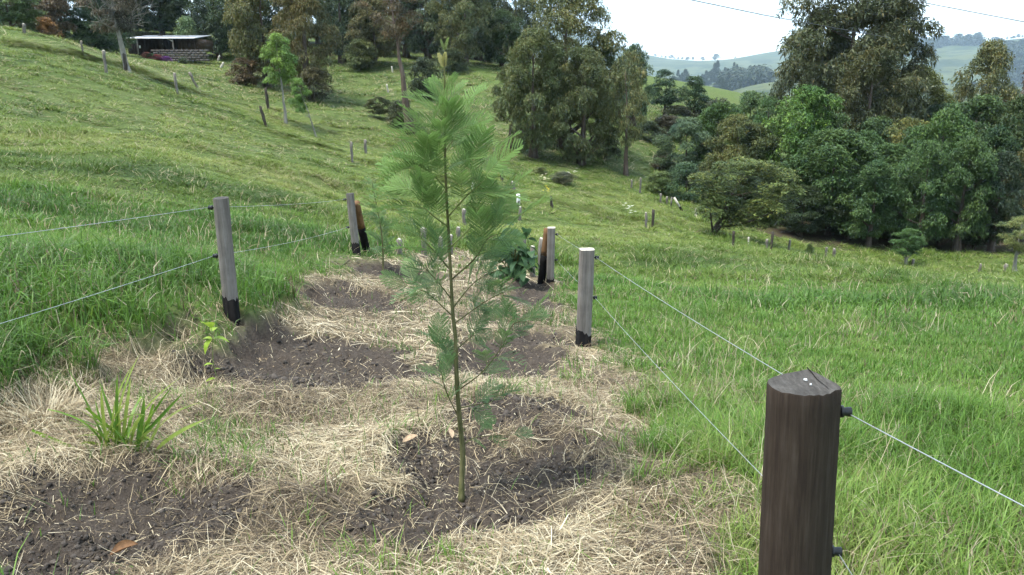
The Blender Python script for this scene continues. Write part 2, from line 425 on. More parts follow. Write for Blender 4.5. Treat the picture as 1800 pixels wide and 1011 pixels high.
def build_ground():
    a1 = np.radians(np.arange(-42, 42.001, 0.17))
    a0 = np.radians(np.arange(-180, -42, 3.0)); a2 = np.radians(np.arange(42 + 1.5, 180, 3.0))
    ang = np.concatenate([a0, a1, a2]); na = len(ang)
    rs = [0.35]
    while rs[-1] < 5500: rs.append(rs[-1] * (1.07 if rs[-1] < 1.9 else 1.012 if rs[-1] < 14 else 1.022 if rs[-1] < 110 else 1.04))
    rs = np.array(rs); nr = len(rs)
    R, A = np.meshgrid(rs, ang, indexing='ij')
    x, y = (R * np.sin(A)).ravel(), (R * np.cos(A)).ravel()
    z = height(x, y)
    mu, so = np.zeros(len(x)), np.zeros(len(x)); g = np.hypot(x, y) < 18
    mu[g], so[g], _ = masks(x[g], y[g])
    k1 = slice(len(a0), len(a0) + len(a1))
    GRID.update(r=rs, a=a1, z=z.reshape(nr, na)[:, k1], mulch=mu.reshape(nr, na)[:, k1], soil=so.reshape(nr, na)[:, k1])
    i, j = np.meshgrid(np.arange(nr - 1), np.arange(na), indexing='ij'); jn = (j + 1) % na
    q = np.stack([i * na + j, i * na + jn, (i + 1) * na + jn, (i + 1) * na + j], -1).reshape(-1, 4)[:, ::-1]
    v = np.r_[np.c_[x, y, z], [[0, 0, gh(0, 0)]]]
    t = np.c_[np.arange(na), (np.arange(na) + 1) % na, np.full(na, nr * na)]
    mu = np.r_[mu, 1]; so = np.r_[so, 0]
    r = np.hypot(v[:, 0], v[:, 1])
    far = sstep(150, 500, r)
    bank = np.exp(-(line_d(v[:, 0], v[:, 1], BANK_W) / 0.8) ** 2) * (r > 18)
    # leaf litter and shade-killed turf below the plantation's edge
    m = NT('ground')
    A_ = m.attr
    geo = m.node('ShaderNodeTexCoord').outputs['Object']
    n_big = m.noise(0.22, 4, 0.6, geo); n_mid = m.noise(1.3, 5, 0.6, geo); n_fine = m.noise(22, 5, 0.65, geo); n_soil = m.noise(60, 6, 0.7, geo)
    turf = m.ramp(n_mid, [(0.3, (0.035, 0.065, 0.014)), (0.5, (0.070, 0.108, 0.024)), (0.72, (0.115, 0.135, 0.042))])
    turf = m.mix(m.ramp(n_big, [(0.42, 0.0), (0.66, 0.55)]), turf, (0.105, 0.105, 0.05))
    turf = m.mix(0.5, turf, m.ramp(n_fine, [(0.3, (0.03, 0.05, 0.014)), (0.7, (0.12, 0.16, 0.045))]))
    straw = m.ramp(n_fine, [(0.25, (0.045, 0.036, 0.026)), (0.5, (0.13, 0.105, 0.068)), (0.75, (0.27, 0.225, 0.145))])
    soil = m.ramp(n_soil, [(0.3, (0.024, 0.019, 0.016)), (0.5, (0.063, 0.051, 0.042)), (0.72, (0.138, 0.113, 0.093))])
    soil = m.mix(0.35, soil, m.ramp(m.noise(7, 4, 0.6, geo), [(0.3, (0.037, 0.029, 0.024)), (0.7, (0.107, 0.087, 0.071))]))
    f1 = m.noise(0.004, 4, 0.55, geo); f2 = m.noise(0.014, 5, 0.6, geo)
    fields = m.ramp(f1, [(0.35, (0.045, 0.066, 0.027)), (0.5, (0.085, 0.098, 0.044)), (0.62, (0.048, 0.064, 0.027))])
    fields = m.mix(m.ramp(f2, [(0.51, 0.0), (0.56, 0.85)]), fields, (0.026, 0.040, 0.019))
    col = m.mix(A_('far'), turf, fields)
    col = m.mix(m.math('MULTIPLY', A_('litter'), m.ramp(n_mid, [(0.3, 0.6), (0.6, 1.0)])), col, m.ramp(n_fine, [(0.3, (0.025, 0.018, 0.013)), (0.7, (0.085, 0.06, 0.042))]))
    col = m.mix(A_('mulch'), col, straw); col = m.mix(A_('soil'), col, soil)
    bmp = m.bump(m.mix(A_('far'), m.mix(A_('soil'), n_fine, n_soil), (0.5, 0.5, 0.5)), 0.9, 0.03)
    mat = m.done(m.principled(col, 0.95, 0.12, normal=bmp))
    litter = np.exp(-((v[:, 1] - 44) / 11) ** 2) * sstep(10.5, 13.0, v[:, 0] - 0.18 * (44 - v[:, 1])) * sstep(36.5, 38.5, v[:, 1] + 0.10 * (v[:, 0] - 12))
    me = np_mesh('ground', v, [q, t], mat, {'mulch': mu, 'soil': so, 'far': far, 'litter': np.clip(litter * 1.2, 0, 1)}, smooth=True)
    tag(link('ground', me), 'sloping pasture with a mulched strip, falling to the valley and rising as far hills', None, None, 'structure')
build_ground()
# ---------------------------------------------------------------- grass and straw (uncountable: geometry-node scatter)
def blades(n, rad, h0, h1, w, lean, seed, seg=3, flat=0.0, base_z=0.0):
    """n bent blades; flat=1 lays them on the ground. returns a mesh"""
    rg = np.random.default_rng(seed); V, Q, T, cv, hv = [], [], [], [], []; k = 0
    for i in range(n):
        a, r = rg.uniform(0, 6.283), rad * math.sqrt(rg.uniform(0, 1)); p = np.array([r * math.cos(a), r * math.sin(a), base_z])
        L = rg.uniform(h0, h1); az = rg.uniform(0, 6.283) if rg.random() < 0.6 else a + rg.normal(0, 0.5)
        el = math.radians(rg.uniform(62, 88)) - lean * rg.random()
        if flat: el = math.radians(rg.normal(4, 9)); p[2] += rg.uniform(0.0, 0.022)
        curl = rg.uniform(0.3, 1.0) * lean * 1.6 if not flat else rg.normal(0, 0.25)
        bend = rg.normal(0, 0.35) if flat else rg.normal(0, 0.12)
        ww = w * rg.uniform(0.7, 1.25); c = rg.random()
        for s in range(seg + 1):
            t = s / seg
            side = np.array([-math.sin(az), math.cos(az), 0.0]); half = ww * 0.5 * ((1 - t ** 1.8) if not flat else (1 - 0.5 * t))
            tw = rg.normal(0, 0.25)
            sv = side * math.cos(tw) + np.array([0, 0, math.sin(tw)])
            if s < seg or flat: V += [p - sv * half, p + sv * half]; cv += [c, c]; hv += [t, t]
            else: V += [p.copy()]; cv += [c]; hv += [1.0]
            d = np.array([math.cos(az) * math.cos(el), math.sin(az) * math.cos(el), math.sin(el)])
            p = p + d * L / seg; el -= curl / seg; az += bend
            if flat and p[2] < base_z: p[2] = base_z; el = abs(el) * 0.3
        m = seg if flat else seg - 1
        for s in range(m): Q.append([k + 2 * s, k + 2 * s + 1, k + 2 * s + 3, k + 2 * s + 2])
        if not flat: T.append([k + 2 * m, k + 2 * m + 1, k + 2 * m + 2]); k += 2 * seg + 1
        else: k += 2 * (seg + 1)
    return np.array(V), np.array(Q), np.array(T), np.array(cv), np.array(hv)

def grass_material():
    m = NT('grass_blades')
    tint, dry = m.attr('tint', 'INSTANCER'), m.attr('dry', 'INSTANCER'); cv, hv = m.attr('cv'), m.attr('hv')
    green = m.ramp(tint, [(0.0, (0.068, 0.122, 0.024)), (0.35, (0.130, 0.200, 0.038)), (0.7, (0.200, 0.262, 0.058)), (1.0, (0.28, 0.32, 0.095))])
    green = m.mix(1.0, green, m.ramp(cv, [(0.0, 0.62), (1.0, 1.3)]), 'MULTIPLY')
    pale = m.ramp(cv, [(0.0, (0.20, 0.16, 0.085)), (1.0, (0.46, 0.40, 0.24))])
    isdry = m.math('GREATER_THAN', m.math('ADD', dry, m.math('MULTIPLY', cv, 0.999)), 1.0)
    col = m.mix(isdry, green, pale)
    return m.done(m.leafy(col, 0.38, 0.5, 0.22))

M_GRASS = grass_material()

def source(name, data, mat):
    V, Q, T, cv, hv = data
    return bpy.data.objects.new(name, np_mesh(name, V, [Q, T] if len(T) else Q, mat, {'cv': cv, 'hv': hv}))

def scatter(name, pos, rot, scl, idx, tint, dry, sources, label, cat):
    me = bpy.data.meshes.new(name); n = len(pos)
    me.vertices.add(n); me.vertices.foreach_set('co', np.asarray(pos, np.float32).ravel())
    for k, typ, key, val in (('rot', 'FLOAT_VECTOR', 'vector', rot), ('scl', 'FLOAT_VECTOR', 'vector', scl), ('tint', 'FLOAT', 'value', tint), ('dry', 'FLOAT', 'value', dry)):
        me.attributes.new(k, typ, 'POINT').data.foreach_set(key, np.asarray(val, np.float32).ravel())
    me.attributes.new('idx', 'INT', 'POINT').data.foreach_set('value', np.asarray(idx, np.int32))
    o = tag(link(name, me), label, cat, None, 'stuff')
    ng = bpy.data.node_groups.new(name, 'GeometryNodeTree')
    ng.interface.new_socket('Geometry', in_out='INPUT', socket_type='NodeSocketGeometry'); ng.interface.new_socket('Geometry', in_out='OUTPUT', socket_type='NodeSocketGeometry')
    N, L = ng.nodes, ng.links
    gi, go = N.new('NodeGroupInput'), N.new('NodeGroupOutput')
    g2i = N.new('GeometryNodeGeometryToInstance')
    for s in reversed(sources):
        oi = N.new('GeometryNodeObjectInfo'); oi.inputs['Object'].default_value = s
        L.new(oi.outputs['Geometry'], g2i.inputs[0])
    iop = N.new('GeometryNodeInstanceOnPoints'); iop.inputs['Pick Instance'].default_value = True
    def named(nm, t):
        a = N.new('GeometryNodeInputNamedAttribute'); a.data_type = t; a.inputs['Name'].default_value = nm; return a.outputs['Attribute']
    e2r = N.new('FunctionNodeEulerToRotation')
    L.new(gi.outputs[0], iop.inputs['Points']); L.new(g2i.outputs[0], iop.inputs['Instance']); L.new(named('idx', 'INT'), iop.inputs['Instance Index'])
    L.new(named('rot', 'FLOAT_VECTOR'), e2r.inputs[0]); L.new(e2r.outputs[0], iop.inputs['Rotation']); L.new(named('scl', 'FLOAT_VECTOR'), iop.inputs['Scale'])
    L.new(iop.outputs[0], go.inputs[0])
    o.modifiers.new('scatter', 'NODES').node_group = ng
    return o

def lay(x, y, rz, amount=1.0, e=0.05):
    """ground height and euler angles that turn z to the local normal"""
    z = height(x, y); hx = (height(x + e, y) - z) / e * amount; hy = (height(x, y + e) - z) / e * amount
    c, s = np.cos(rz), np.sin(rz)
    return z, np.c_[np.arctan(-hx * s + hy * c), -np.arctan(hx * c + hy * s), rz]

def sector(n, r0, r1, half=40.0, rg=RNG):
    a = np.radians(rg.uniform(-half, half, n)); r = np.sqrt(rg.uniform(r0 * r0, r1 * r1, n))
    return r * np.sin(a), r * np.cos(a)

def strips(root, az, el, L, w, curl, bend, seg, col, ground=None, tip=True, rise=None):
    """many bent blades as ONE mesh; arrays of n. ground(x, y): blades that lie follow the land at height rise"""
    n = len(L); p = root.copy(); az, el = az.copy(), el.copy(); rows = []; V = []
    tw = RNG.normal(0, 0.3, n)
    for s in range(seg + 1):
        t = s / seg
        half = w * 0.5 * ((1 - t ** 1.7) if tip else (1 - 0.35 * t))
        sv = np.c_[-np.sin(az) * np.cos(tw), np.cos(az) * np.cos(tw), np.sin(tw)]
        if ground is not None:
            p[:, 2] = ground(p[:, 0], p[:, 1]) + rise + np.sin(t * math.pi) * el * L
        if s < seg or not tip:
            rows.append(np.stack([p - sv * half[:, None], p + sv * half[:, None]], 1))
        else: rows.append(p[:, None, :].copy())
        step = (L / seg)[:, None]
        if ground is not None: p = p + np.c_[np.cos(az), np.sin(az), np.zeros(n)] * step
        else: p = p + np.c_[np.cos(az) * np.cos(el), np.sin(az) * np.cos(el), np.sin(el)] * step; el = el - curl / seg
        az = az + bend
    V = np.concatenate(rows, 1); nv = V.shape[1]; base = (np.arange(n) * nv)[:, None]
    m = seg - 1 if tip else seg
    Q = np.concatenate([base + np.array([[2 * s, 2 * s + 1, 2 * s + 3, 2 * s + 2]]) for s in range(m)], 0)
    F = [Q]
    if tip: F.append(base + np.array([[2 * m, 2 * m + 1, 2 * m + 2]]))
    return V.reshape(-1, 3), F, np.repeat(col, nv, 0)

def cramp(t, stops):
    t = np.clip(t, 0, 1); ps = [s[0] for s in stops]
    return np.stack([np.interp(t, ps, [s[1][k] for s in stops]) for k in range(3)], 1)

GREENS = [(0.0, (0.052, 0.112, 0.020)), (0.45, (0.099, 0.202, 0.032)), (0.8, (0.170, 0.270, 0.050)), (1.0, (0.25, 0.31, 0.085))]
STRAWS = [(0.0, (0.075, 0.055, 0.036)), (0.3, (0.22, 0.165, 0.10)), (0.65, (0.40, 0.325, 0.20)), (1.0, (0.60, 0.53, 0.38))]

def col_material(name, trans, rough, spec):
    m = NT(name); return m.done(m.leafy(m.attr('Col', out='Color'), trans, rough, spec))
M_BLADE = col_material('grass_blade', 0.40, 0.45, 0.3)
M_STRAWC = col_material('straw_stalk', 0.15, 0.55, 0.3)

def join(parts):
    V, F4, F3, C, k = [], [], [], [], 0
    for v, f, c in parts:
        V.append(v); C.append(c)
        F4.append(f[0] + k)
        if len(f) > 1: F3.append(f[1] + k)
        k += len(v)
    return np.concatenate(V), [np.concatenate(F4)] + ([np.concatenate(F3)] if F3 else []), np.concatenate(C)

def lushness(x, y, mu):
    r = np.hypot(x, y); nz = fbm(x / 1.7, y / 1.7, 71, 3)
    left = sstep(-0.75, -1.3, x + 0.10 * (y - 4)) * sstep(8.5, 5.5, y)
    lush = np.clip(sstep(0.05, 0.32, nz) * 0.6 + left * 0.9, 0, 1) * (mu < 0.4)
    return np.maximum(lush, 0.8 * np.exp(-(((x - 1.55) / 0.55) ** 2 + ((y - 2.6) / 0.5) ** 2)) * (mu < 0.5)), left, nz

FEET = [hit(px_, py_, base_height) for px_, py_ in ((627, 448), (646, 447), (960, 497), (408, 556), (703, 447), (746, 453), (775, 460), (945, 484))]
def build_near_grass():
    parts = []
    for r0, r1, n, wid, seg in ((1.2, 5.0, 135000, 0.0046, 3), (5.0, 9.0, 105000, 0.0078, 2), (9.0, 15.0, 110000, 0.0135, 2)):
        # tufts, then blades round each tuft
        nt = n // 9
        tx, ty = sector(nt, r0, r1, 39.5); k = RNG.integers(0, nt, n)
        tr = 0.03 * wid / 0.0046
        x = tx[k] + RNG.normal(0, tr, n); y = ty[k] + RNG.normal(0, tr, n)
        mu, so = look('mulch', x, y), look('soil', x, y)
        shoots = sstep(0.10, 0.38, fbm(x / 0.45, y / 0.45, 95, 3))
        keep = (RNG.random(n) < np.where(mu > 0.5, 0.045 + 0.32 * shoots, 1.0 - 0.9 * mu)) & (RNG.random(n) > so * 0.97) & (y > 1.0)
        x, y, mu, so, k = x[keep], y[keep], mu[keep], so[keep], k[keep]; m = len(x)
        lush, left, nz = lushness(x, y, mu)
        L = RNG.uniform(0.03, 0.105, m) * (1 + 0.9 * np.clip(nz, -0.3, 0.6)) + (RNG.random(m) < 0.75) * lush * RNG.uniform(0.05, 0.22, m) * (1 + 0.5 * left)
        for q in FEET: L = L * (1 - 0.72 * np.exp(-(((x - q[0]) / 0.45) ** 2 + ((y - q[1] + 0.35) / 0.75) ** 2)))
        L = np.where(mu > 0.5, L * 1.0, L) * np.sqrt(wid / 0.0046) ** 0.3
        az = np.arctan2(y - ty[k], x - tx[k]) + RNG.normal(0, 0.9, m)
        el = np.radians(RNG.uniform(45, 88, m)); curl = RNG.uniform(0.2, 1.5, m) * (0.6 + L / 0.2)
        lo = fbm(x / 4.5, y / 3.5, 81, 3); pat = fbm(x / 0.5, y / 0.5, 91, 2)
        tint = 0.47 + 0.5 * lo - 0.45 * np.clip(nz, 0, 1) + 0.25 * pat + 0.10 * RNG.standard_normal(m) + 0.10 * RNG.standard_normal(nt)[k]
        tint += 0.20 * sstep(2.2, 1.0, np.abs(x - 0.10 * y - 1.6)) - 0.08 * left
        dry = 0.05 + 0.28 * np.clip(fbm(x / 1.1, y / 1.1, 99, 3), 0, 1) + 0.12 * mu
        col = cramp(tint, GREENS) * RNG.uniform(0.7, 1.25, m)[:, None]
        isd = RNG.random(m) < dry; col[isd] = cramp(RNG.random(isd.sum()), STRAWS) * 0.8
        w = wid * RNG.uniform(0.6, 1.3, m) * (1 + 0.35 * (L > 0.22))
        parts.append(strips(np.c_[x, y, look('z', x, y) - 0.006], az, el, L, w, curl, RNG.normal(0, 0.1, m), seg, col))
        # dry seed stalks and bleached wisps among the green
        q = n // 45; x, y = sector(q, r0, r1, 39.5); mu = look('mulch', x, y); kk = (mu < 0.6) & (fbm(x / 0.8, y / 0.8, 141, 2) > 0.02); x, y = x[kk], y[kk]; m = len(x)
        parts.append(strips(np.c_[x, y, look('z', x, y)], RNG.uniform(0, 6.28, m), np.radians(RNG.uniform(20, 80, m)), RNG.uniform(0.12, 0.34, m), np.full(m, wid * 0.6), RNG.uniform(0, 1.6, m), RNG.normal(0, 0.2, m), seg, cramp(RNG.uniform(0.3, 1, m), STRAWS)))
    V, F, C = join(parts)
    tag(link('grass', np_mesh('grass', V, F, M_BLADE, {'Col': C})), 'lush green pasture grass around the near fence posts, with dry wisps', 'grass', None, 'stuff')

def build_straw():
    parts = []
    for r0, r1, n, wid, seg in ((1.4, 5.0, 190000, 0.0025, 2), (5.0, 9.0, 90000, 0.0046, 2), (9.0, 17.0, 60000, 0.010, 2)):
        nt = n // 12; tx, ty = sector(nt, r0, r1, 42); k = RNG.integers(0, nt, n)
        x = tx[k] + RNG.normal(0, 0.07, n); y = ty[k] + RNG.normal(0, 0.07, n); taz = RNG.uniform(0, 6.28, nt)
        mu, so = look('mulch', x, y), look('soil', x, y)
        cl = fbm(x / 0.4, y / 0.4, 111, 3)
        keep = (RNG.random(n) < mu * (0.85 + 0.9 * cl) * (1 - 0.72 * so)) & (y > 1.2)
        x, y, so, mu, k, cl = x[keep], y[keep], so[keep], mu[keep], k[keep], cl[keep]; m = len(x)
        L = np.where(RNG.random(m) < 0.5 + 0.45 * so, RNG.uniform(0.012, 0.06, m), RNG.uniform(0.06, 0.20, m)) * (wid / 0.0025) ** 0.3 * (1 - 0.45 * so)
        az = taz[k] + RNG.normal(0, 0.75, m)
        arch = np.abs(RNG.normal(0, 0.09, m)) * (1 - 0.6 * so)
        tone = np.clip(0.43 + 0.32 * RNG.standard_normal(m) + 0.55 * fbm(x / 0.7, y / 0.7, 121, 3) + 0.10 * RNG.standard_normal(nt)[k] - 0.15 * so, 0, 1)
        col = cramp(tone, STRAWS); grey = fbm(x / 1.3, y / 1.3, 125, 2)[:, None]
        col = col * (1 - np.clip(0.45 * grey, 0, 0.5) * np.array([0.1, 0.15, 0.1])) * RNG.uniform(0.8, 1.15, m)[:, None]
        rise = 0.003 + 0.035 * RNG.random(m) ** 2 * (1 - so) * np.clip(0.5 + 1.6 * cl, 0.1, 1.6)
        parts.append(strips(np.c_[x, y, np.zeros(m)], az, arch, L, wid * RNG.uniform(0.5, 1.2, m) * np.where(RNG.random(m) < 0.12, 2.0, 1), np.zeros(m), RNG.normal(0, 0.13, m), seg, col, ground=lambda a, b: look('z', a, b), tip=False, rise=rise))
        # stalks that stick up out of the litter
        q = n // 30; x, y = sector(q, r0, r1, 42); mu, so = look('mulch', x, y), look('soil', x, y); kk = RNG.random(q) < mu * (1 - 0.7 * so); x, y = x[kk], y[kk]; m = len(x)
        parts.append(strips(np.c_[x, y, look('z', x, y)], RNG.uniform(0, 6.28, m), np.radians(RNG.uniform(10, 65, m)), RNG.uniform(0.06, 0.22, m), np.full(m, wid * 0.9), RNG.uniform(0.2, 2.2, m), RNG.normal(0, 0.25, m), seg + 1, cramp(RNG.uniform(0.25, 1, m), STRAWS)))
    a = [p for p in parts]
    V, F, C = join(a)
    tag(link('straw', np_mesh('straw', V, F, M_STRAWC, {'Col': C})), 'dry cut straw mulch strewn over the planting strip between the fences', 'straw', None, 'stuff')

def build_far_grass():
    short = [source('pasture_tuft', blades(18, 0.085, 0.07, 0.16, 0.0085, 0.7, 100 + k, 2), M_GRASS) for k in range(6)]
    tall = [source('tall_tuft', blades(18, 0.10, 0.20, 0.42, 0.0085, 0.95, 200 + k, 3), M_GRASS) for k in range(4)]
    src = short + tall
    P_, R_, S_, I_, T_, D_ = [], [], [], [], [], []
    for r0, r1, n, s, hs in ((14, 26, 24000, 2.1, 0.95), (26, 50, 26000, 3.5, 1.1), (50, 105, 24000, 6.2, 1.7)):
        x, y = sector(n, r0, r1)
        seg_ = RNG.integers(1, len(BANK_W) - 1, n // 8); tt = RNG.random(n // 8)[:, None]; bb = BANK_W[seg_] * (1 - tt) + BANK_W[seg_ + 1] * tt + RNG.normal(0, 0.35, (n // 8, 2))
        inb = (np.hypot(bb[:, 0], bb[:, 1]) > r0) & (np.hypot(bb[:, 0], bb[:, 1]) < r1); x = np.r_[x, bb[inb, 0]]; y = np.r_[y, bb[inb, 1]]; n = len(x)
        litter = np.exp(-((y - 46) / 11) ** 2) * sstep(10.5, 13.0, x - 0.18 * (44 - y)) * sstep(37.5, 39.5, y + 0.10 * (x - 12))
        keep = (RNG.random(n) > litter * 1.4) & ~((y > 50) & (x > 0.21 * y + 3))
        x, y = x[keep], y[keep]; m = len(x); r = np.hypot(x, y)
        nz = fbm(x / 1.7, y / 1.7, 71, 3); lo = fbm(x / 6.5, y / 5.0, 81, 3); pat = fbm(x / 0.8, y / 0.8, 91, 2)
        z, rot = lay(x, y, RNG.uniform(0, 6.283, m), 0.8, 0.05 * s); z -= 0.008 * s
        bd = line_d(x, y, BANK_W)
        bank = np.exp(-(bd / 0.7) ** 2) * (r > 18)
        hill = sstep(12, 22, r) * sstep(3, -4, x - 0.15 * y)          # the grazed slope on the left
        lush = np.clip(sstep(0.1, 0.34, nz) * 0.4 * (1 - 0.7 * hill) + 0.45 * bank, 0, 1)
        is_tall = RNG.random(m) < lush
        idx = RNG.integers(0, 6, m); idx[is_tall] = RNG.integers(6, 10, is_tall.sum())
        hh = hs * RNG.uniform(0.7, 1.3, m) * (1 + 1.1 * np.clip(nz, -0.35, 0.6)) * (1 - 0.35 * hill) * (1 + 1.2 * np.clip(pat, -0.3, 0.5)); hh = np.where(is_tall, hh * 0.6, hh)
        ss = s * RNG.uniform(0.75, 1.3, m); ss = np.where(is_tall, ss * 0.75, ss)
        tint = 0.50 + 0.55 * lo + 0.11 * RNG.standard_normal(m) - 0.5 * np.clip(nz, 0, 1) + 0.02 * hill + (0.22 + 0.22 * hill) * pat + 0.12 * bank + 0.25 * hill * fbm(x / 0.35, y / 0.35, 93, 2)
        tint -= 0.30 * sstep(45, 58, y) * sstep(-24, -16, x)
        dry = 0.05 + 0.32 * np.clip(fbm(x / 1.1, y / 1.1, 99, 3), 0, 1) + 0.10 * hill * (1 - bank) * (1 + 2.0 * fbm(x / 1.2, y / 0.8, 97, 3)) + 0.16 * sstep(42, 55, y)
        P_.append(np.c_[x, y, z]); R_.append(rot); S_.append(np.c_[ss, ss, hh]); I_.append(idx); T_.append(np.clip(tint, 0, 1)); D_.append(np.clip(dry, 0, 1))
    scatter('grass', np.concatenate(P_), np.concatenate(R_), np.concatenate(S_), np.concatenate(I_), np.concatenate(T_), np.concatenate(D_), src,
            'grazed green turf covering the farther slopes below the trees', 'grass')

def build_clods():
    m = NT('clod_soil'); nz = m.noise(40, 5, 0.65)
    col = m.mix(m.attr('tint', 'INSTANCER'), m.ramp(nz, [(0.25, (0.022, 0.019, 0.017)), (0.75, (0.075, 0.064, 0.056))]), (0.135, 0.115, 0.10))
    mat = m.done(m.principled(col, 0.95, 0.1, normal=m.bump(nz, 0.6, 0.01)))
    src = []
    import bmesh
    for k in range(6):
        bm = bmesh.new(); bmesh.ops.create_icosphere(bm, subdivisions=2, radius=1.0)
        v = np.array([q.co[:] for q in bm.verts]); f = np.array([[w.index for w in q.verts] for q in bm.faces]); bm.free()
        v = v * (1 + 0.75 * fbm(v[:, 0:1] * 1.6 + v[:, 2:3] * 1.3 + k * 7, v[:, 1:2] * 1.6 - v[:, 2:3], 700 + k, 3)) * np.array([1, 0.85, 0.62])
        src.append(bpy.data.objects.new('clod', np_mesh('clod', v, f, mat)))
    x, y = sector(150000, 1.8, 5, 40); x2, y2 = sector(90000, 5, 13, 40); x, y = np.r_[x, x2], np.r_[y, y2]
    so = look('soil', x, y); k = (RNG.random(len(x)) < so * 0.55 * (0.6 + 1.2 * fbm(x / 0.25, y / 0.25, 131, 3))) & (RNG.random(len(x)) < 3.5 / np.hypot(x, y)); x, y = x[k], y[k]; n = len(x)
    s = 0.002 + 0.011 * RNG.random(n) ** 5 + 0.010 * (RNG.random(n) < 0.012) ; s *= np.clip(np.hypot(x, y) / 3.5, 1, 1.5)
    scatter('soil_clods', np.c_[x, y, look('z', x, y) + s * 0.2], RNG.uniform(0, 6.283, (n, 3)) * np.array([0.1, 0.1, 1]), np.c_[s, s, s], RNG.integers(0, 6, n), RNG.random(n) ** 1.3 * 0.8, np.zeros(n), src,
            'loose dark crumbs of soil in the dug planting pits', 'soil')
build_near_grass()
build_straw()
build_far_grass()
build_clods()
# ---------------------------------------------------------------- fence of the planting strip
def wood_material(name, dark, mid, light, grain=1.0, streak=(26, 26, 1.6)):
    m = NT(name); tc = m.node('ShaderNodeTexCoord').outputs['Object']
    g = m.noise(1.0, 6, 0.65, tc, streak); fine = m.noise(1.0, 4, 0.7, tc, (160, 160, 7)); blot = m.noise(7, 4, 0.6, tc)
    col = m.ramp(g, [(0.28, dark), (0.5, mid), (0.72, light)])
    col = m.mix(0.45, col, m.mix(1.0, col, m.ramp(fine, [(0.3, 0.45), (0.6, 1.15)]), 'MULTIPLY'))
    col = m.mix(m.ramp(blot, [(0.45, 0.0), (0.7, 0.45)]), col, dark)
    return m.done(m.principled(col, 0.85, 0.2, normal=m.bump(m.mix(0.5, g, fine), 0.5 * grain, 0.004)))
M_GREY = wood_material('weathered_post_wood', (0.085, 0.074, 0.065), (0.175, 0.155, 0.138), (0.25, 0.228, 0.205))
M_NEAR = wood_material('brown_post_wood', (0.020, 0.013, 0.010), (0.036, 0.025, 0.018), (0.056, 0.042, 0.033), 1.2, (75, 75, 4.5))
M_ENDG = wood_material('post_end_grain', (0.028, 0.025, 0.023), (0.058, 0.053, 0.048), (0.10, 0.094, 0.086), 1.2, (60, 14, 14))
M_BRACE = wood_material('orange_brace_wood', (0.06, 0.031, 0.014), (0.14, 0.075, 0.033), (0.20, 0.115, 0.055))
M_OLD = wood_material('old_grey_stake', (0.06, 0.052, 0.045), (0.15, 0.135, 0.115), (0.26, 0.24, 0.21))
M_OLDD = wood_material('old_dark_stake', (0.022, 0.018, 0.014), (0.055, 0.045, 0.036), (0.10, 0.085, 0.07))
M_PALE = wood_material('pale_cut_wood', (0.30, 0.27, 0.22), (0.50, 0.46, 0.39), (0.66, 0.62, 0.55))
def plain(name, col, rough=0.5, spec=0.4, metal=0.0, nz=0.0):
    m = NT(name); c = col
    if nz: c = m.ramp(m.noise(nz, 4, 0.6), [(0.3, np.array(col) * 0.6), (0.7, np.minimum(np.array(col) * 1.35, 1))])
    return m.done(m.principled(c, rough, spec, metal))
M_TAR = plain('black_tar', (0.006, 0.0055, 0.0055), 0.85, 0.12, nz=30)
M_RUBBER = plain('black_insulator', (0.012, 0.012, 0.013), 0.4, 0.45)
M_WIRE = plain('galvanised_wire', (0.42, 0.44, 0.46), 0.45, 0.5, 0.7)
M_STEEL = plain('bright_nail', (0.75, 0.75, 0.74), 0.35, 0.5, 0.6)
M_CRACK = plain('crack_shadow', (0.012, 0.010, 0.008), 0.95, 0.05)

def prism(outline, h, top_rim=0.0, tilt=(0, 0), z0=0.0, taper=1.0, rings=5, wob=0.0, seed=0):
    """upright post from an outline; returns side geo and the top's height function"""
    o = np.array(outline, float); n = len(o); g = Geo(); rg = np.random.default_rng(seed); vs = []
    for i in range(rings + 1):
        t = i / rings; s = 1 + (taper - 1) * t
        w = 1 + wob * rg.standard_normal(n)
        z = z0 + (h - z0) * t + (0 if i < rings else 1) * (o[:, 0] * tilt[0] + o[:, 1] * tilt[1])
        vs.append(np.c_[o * s * w[:, None], z])
    v = np.concatenate(vs); k = np.arange(n); kn = (k + 1) % n
    g.add(v, np.concatenate([np.c_[i * n + k, i * n + kn, (i + 1) * n + kn, (i + 1) * n + k] for i in range(rings)]))
    top = vs[-1]
    cap = Geo(); c = top.mean(0)
    cap.add(np.r_[top, [c]], t=np.c_[k, kn, np.full(n, n)])
    return g, cap

def rounded(w, d, n=20, p=5.0):
    a = np.arange(n) * 2 * math.pi / n
    c, s = np.cos(a), np.sin(a)
    k = (np.abs(c) ** p + np.abs(s) ** p) ** (-1 / p)
    return np.c_[c * k * w / 2, s * k * d / 2]

def insulator_mesh():
    g = Geo()
    x = [0, 0.010, 0.012, 0.020, 0.022, 0.040, 0.042]
    g.tube(np.c_[x, np.zeros(7), np.zeros(7)], [0.006, 0.006, 0.017, 0.017, 0.012, 0.014, 0.009], 14)
    return g.mesh('insulator', M_RUBBER, smooth=False)
INSUL = insulator_mesh()

